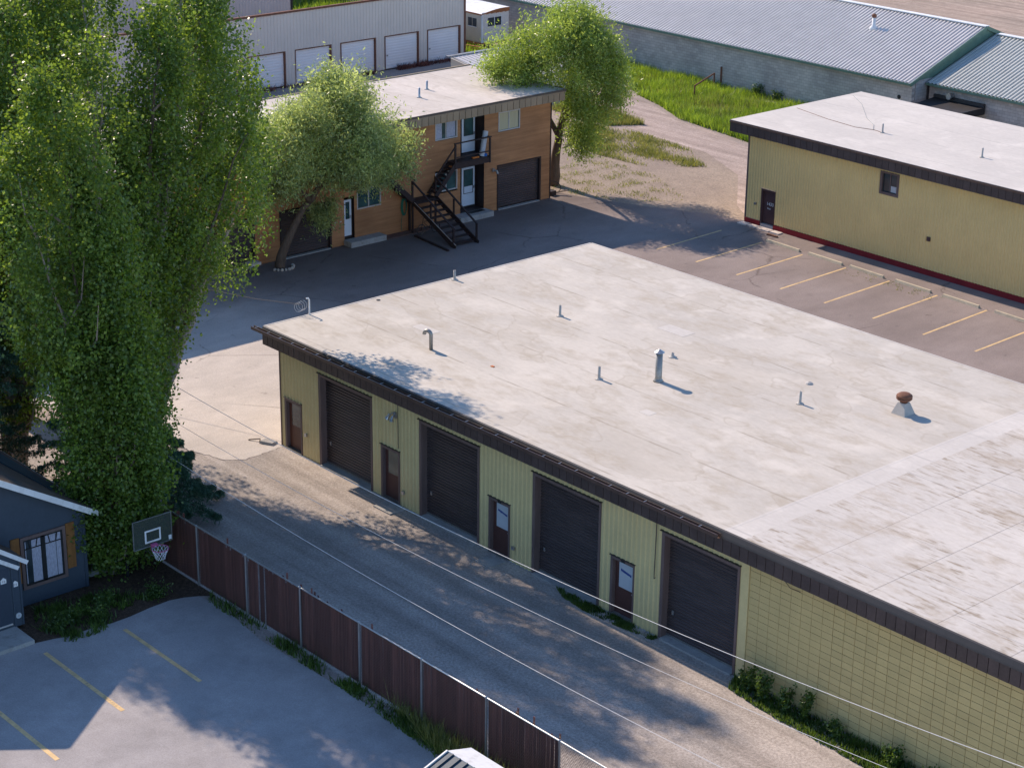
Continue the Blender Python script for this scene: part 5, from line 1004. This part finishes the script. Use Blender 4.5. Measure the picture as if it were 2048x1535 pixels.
    spruce((1.2, -9.9), 6.5, 1.9, 'dark spruce hidden low beneath the poplars', .4, 24000)
    # meadow, verges, weeds
    grass('tall_grass', [(-46, 60.0), (-44, 62.6), (-27.0, 62.6), (-20, 62.6), (-18, 58), (-18, 54), (-22, 52.0), (-25.5, 52.6), (-29.4, 53.2), (-33, 55.0), (-36.4, 56.2), (-38.2, 57.2), (-40, 59)], 34000, .6, 'grass', 'tall bright green grass along the grey block wall', 'grass', .03, -.75)
    grass('seed_grass', [(-44, 60.5), (-27.0, 61), (-20, 60), (-18, 54.5), (-25.5, 53.0), (-31, 54.6), (-36, 57)], 9000, .55, 'drygrass', 'pale seeding grass mixed into the green grass strip', 'grass', .022, .35, .7)
    grass('scattered_grass', [(-35, 48.5), (-30, 48.2), (-26.5, 48.3), (-22.5, 47.4), (-19.5, 45.4), (-22, 42.5), (-26, 42.2), (-29, 43), (-33, 45)], 9000, .24, 'drygrass', 'patchy yellow-green grass in the gravel yard', 'grass', .025, .2, .55)
    grass('verge_grass', [(-37, 48.3), (-31, 48.1), (-29.6, 50.2), (-33, 50.9), (-37, 50.8)], 6000, .5, 'drygrass', 'pale tufted grass below the rust red pipe rail', 'grass', .025)
    grass('yard_weeds', [(-21.5, 34.3), (-17, 36), (-15, 39), (-20, 41.5), (-26, 42), (-24, 35)], 3500, .12, 'drygrass', 'sparse dry weeds in the gravel yard', 'grass', .02, .55, 1.4)
    grass('wall_weeds', [(24.6, -.06), (46, -.06), (46, -1.6), (33, -1.25), (29, -1.05), (26.5, -.95), (25.0, -.75)], 15000, .22, 'weed', 'low green weeds along the tan block wall', 'weeds', .03)
    grass('doorway_weeds', [(16.4, -.14), (18.3, -.1), (21.2, -.06), (21.2, -.32), (19.5, -.55), (18.2, -.6), (17, -.45)], 2600, .12, 'weed', 'small weeds growing before the third roll-up door', 'weeds', .025, .1, 3)
    grass('fence_weeds', [(9.2, -9.45), (30, -9.45), (30, -10.8), (24, -10.5), (21, -10.15), (17, -9.95), (13, -9.95), (9.6, -9.9)], 6500, .26, 'weed', 'weeds and grass along the foot of the slatted fence', 'weeds', .022, .15, .9)
    grass('fence_tall_weeds', [(19, -9.5), (27, -9.5), (27, -10.4), (22, -10.1)], 2600, .75, 'drygrass', 'tall thin weeds against the near fence bays', 'weeds', .016, .0)
    grass('bed_weeds', [(7.5, -15.2), (9.2, -15.0), (9.2, -13.6), (8.2, -12.2), (8.3, -11), (6.8, -12.4), (6.4, -14.6)], 2400, .25, 'weed', 'straggly weeds in the mulch bed of the blue house', 'weeds', .025, .45, 2)
    grass('lot_weeds', [(-.6, 35.2), (5.4, 35.2), (5.4, 36.1), (-.6, 36.3)], 350, .05, 'drygrass', 'thin dry weeds growing through the asphalt bays', 'weeds', .02, .4, 2)
    grass('door_weeds', [(-53.6, 30), (-53.6, 54.5), (-53.1, 54.5), (-53.1, 30)], 3000, .35, 'redweed', 'reddish weeds along the white storage doors', 'weeds', .03, .75, 1.1)
    grass('back_grass', [(-90, 50), (-70, 51.5), (-70, 62), (-83.5, 62)], 8000, .6, 'grass', 'green grass behind the storage building', 'grass', .06)
    grass('trailer_grass', [(-57, 55.4), (-52.5, 55.4), (-52, 57.4), (-54, 57), (-57, 57)], 1600, .6, 'grass', 'green grass tuft beside the site trailer', 'grass', .04)
    for i, (x, y, h) in enumerate(((25.5, -.45, .85), (26.2, -.5, 1.0), (27.1, -.4, .75), (27.8, -.5, .95), (29.0, -.45, .5), (31.2, -.5, .65), (32.6, -.45, .6))):
        plant((x, y), h, .28, ['tall leafy weed against the pilaster of the workshop', 'tallest leafy weed by the block wall, second from the pilaster', 'leafy weed by the block wall, third from the pilaster', 'leafy weed by the block wall, fourth from the pilaster', 'short weed midway along the tan block wall', 'weed by the block wall, second from the bottom edge', 'weed by the block wall nearest the bottom edge'][i], 700, group='leafy weeds at the block wall')
    for i, (x, y, h) in enumerate(((7.9, -14.1, .55), (8.3, -13.3, .5), (8.2, -14.8, .45), (7.6, -12.6, .5), (8.2, -10.9, .5))):
        plant((x, y), h, .42, ['low shrub below the shuttered window of the blue house', 'low shrub in the bed at the parking edge', 'low shrub beside the porch slab of the blue house', 'low shrub beside the blue house corner', 'low shrub below the basketball hoop'][i], 900, leaf=(.09, .045), name='low_shrub', cat='shrub', group='shrubs in the mulch bed')
    for i, (x, y, h) in enumerate(((-30.6, 62.3, .9), (-28.8, 62.3, .7))): plant((x, y), h, .4, ['dark leafy weed against the block wall beside the pipe rail', 'smaller dark weed against the block wall near the warehouse roof'][i], 700, group='weeds at the grey block wall')
    # stones round the willow foot
    for i in range(9):
        a = -1.2 + i * .32; r = rng.uniform(.07, .12); c = (-19.3 + .62 * math.cos(a), 13.6 + .62 * math.sin(a), .04); m = MB(); m.lathe(c, [(r * .7, -.05), (r, .02), (r * .8, .07), (r * .3, .1)], 7); o = m.build('stone', 'stone', origin=c); tag(o, 'pale stone in the ring round the leaning willow trunk', 'stone', 'stones round the willow')
vegetation()

# ------------------------------------------------------------------ small debris
def debris():
    m = MB(); m.hexa([(-.75, -.62, 0), (-.2, -.35, 0), (-.3, .0, 0), (-.85, -.25, 0)], [(-.72, -.58, .12), (-.24, -.34, .1), (-.33, -.03, .09), (-.8, -.25, .12)]); tag(m.build('concrete_chunk', 'conc', origin=(-.5, -.3, 0)), 'broken concrete chunk on the ground at the workshop corner', 'rubble')
    m = MB(); m.tube([(-1.3, -.75, .03), (-.9, -.45, .12), (-.8, -.55, .05)], .025, 6); tag(m.build('stick', 'bark', origin=(-1, -.6, 0)), 'short dark stick lying beside the concrete chunk', 'stick')
    t = thing('scrap_pile', (-20.9, 34.0, 0), 'dark wire scrap and boards piled at the timber building corner', 'scrap pile')
    MB().tube([(-21.2 + .5 * math.cos(a), 34.1 + .25 * math.cos(a), .35 + .35 * math.sin(a)) for a in np.linspace(0, 6.28, 20)], .02, 6, False).build('hoop', 'black', t); MB().box(-21.3, -20.6, 33.5, 33.9, 0, .28).build('board', 'stain', t); MB().bar((-21, 33.6, .05), (-20.2, 34.4, .3), .16, .04).build('plank', 'bark', t)
debris()
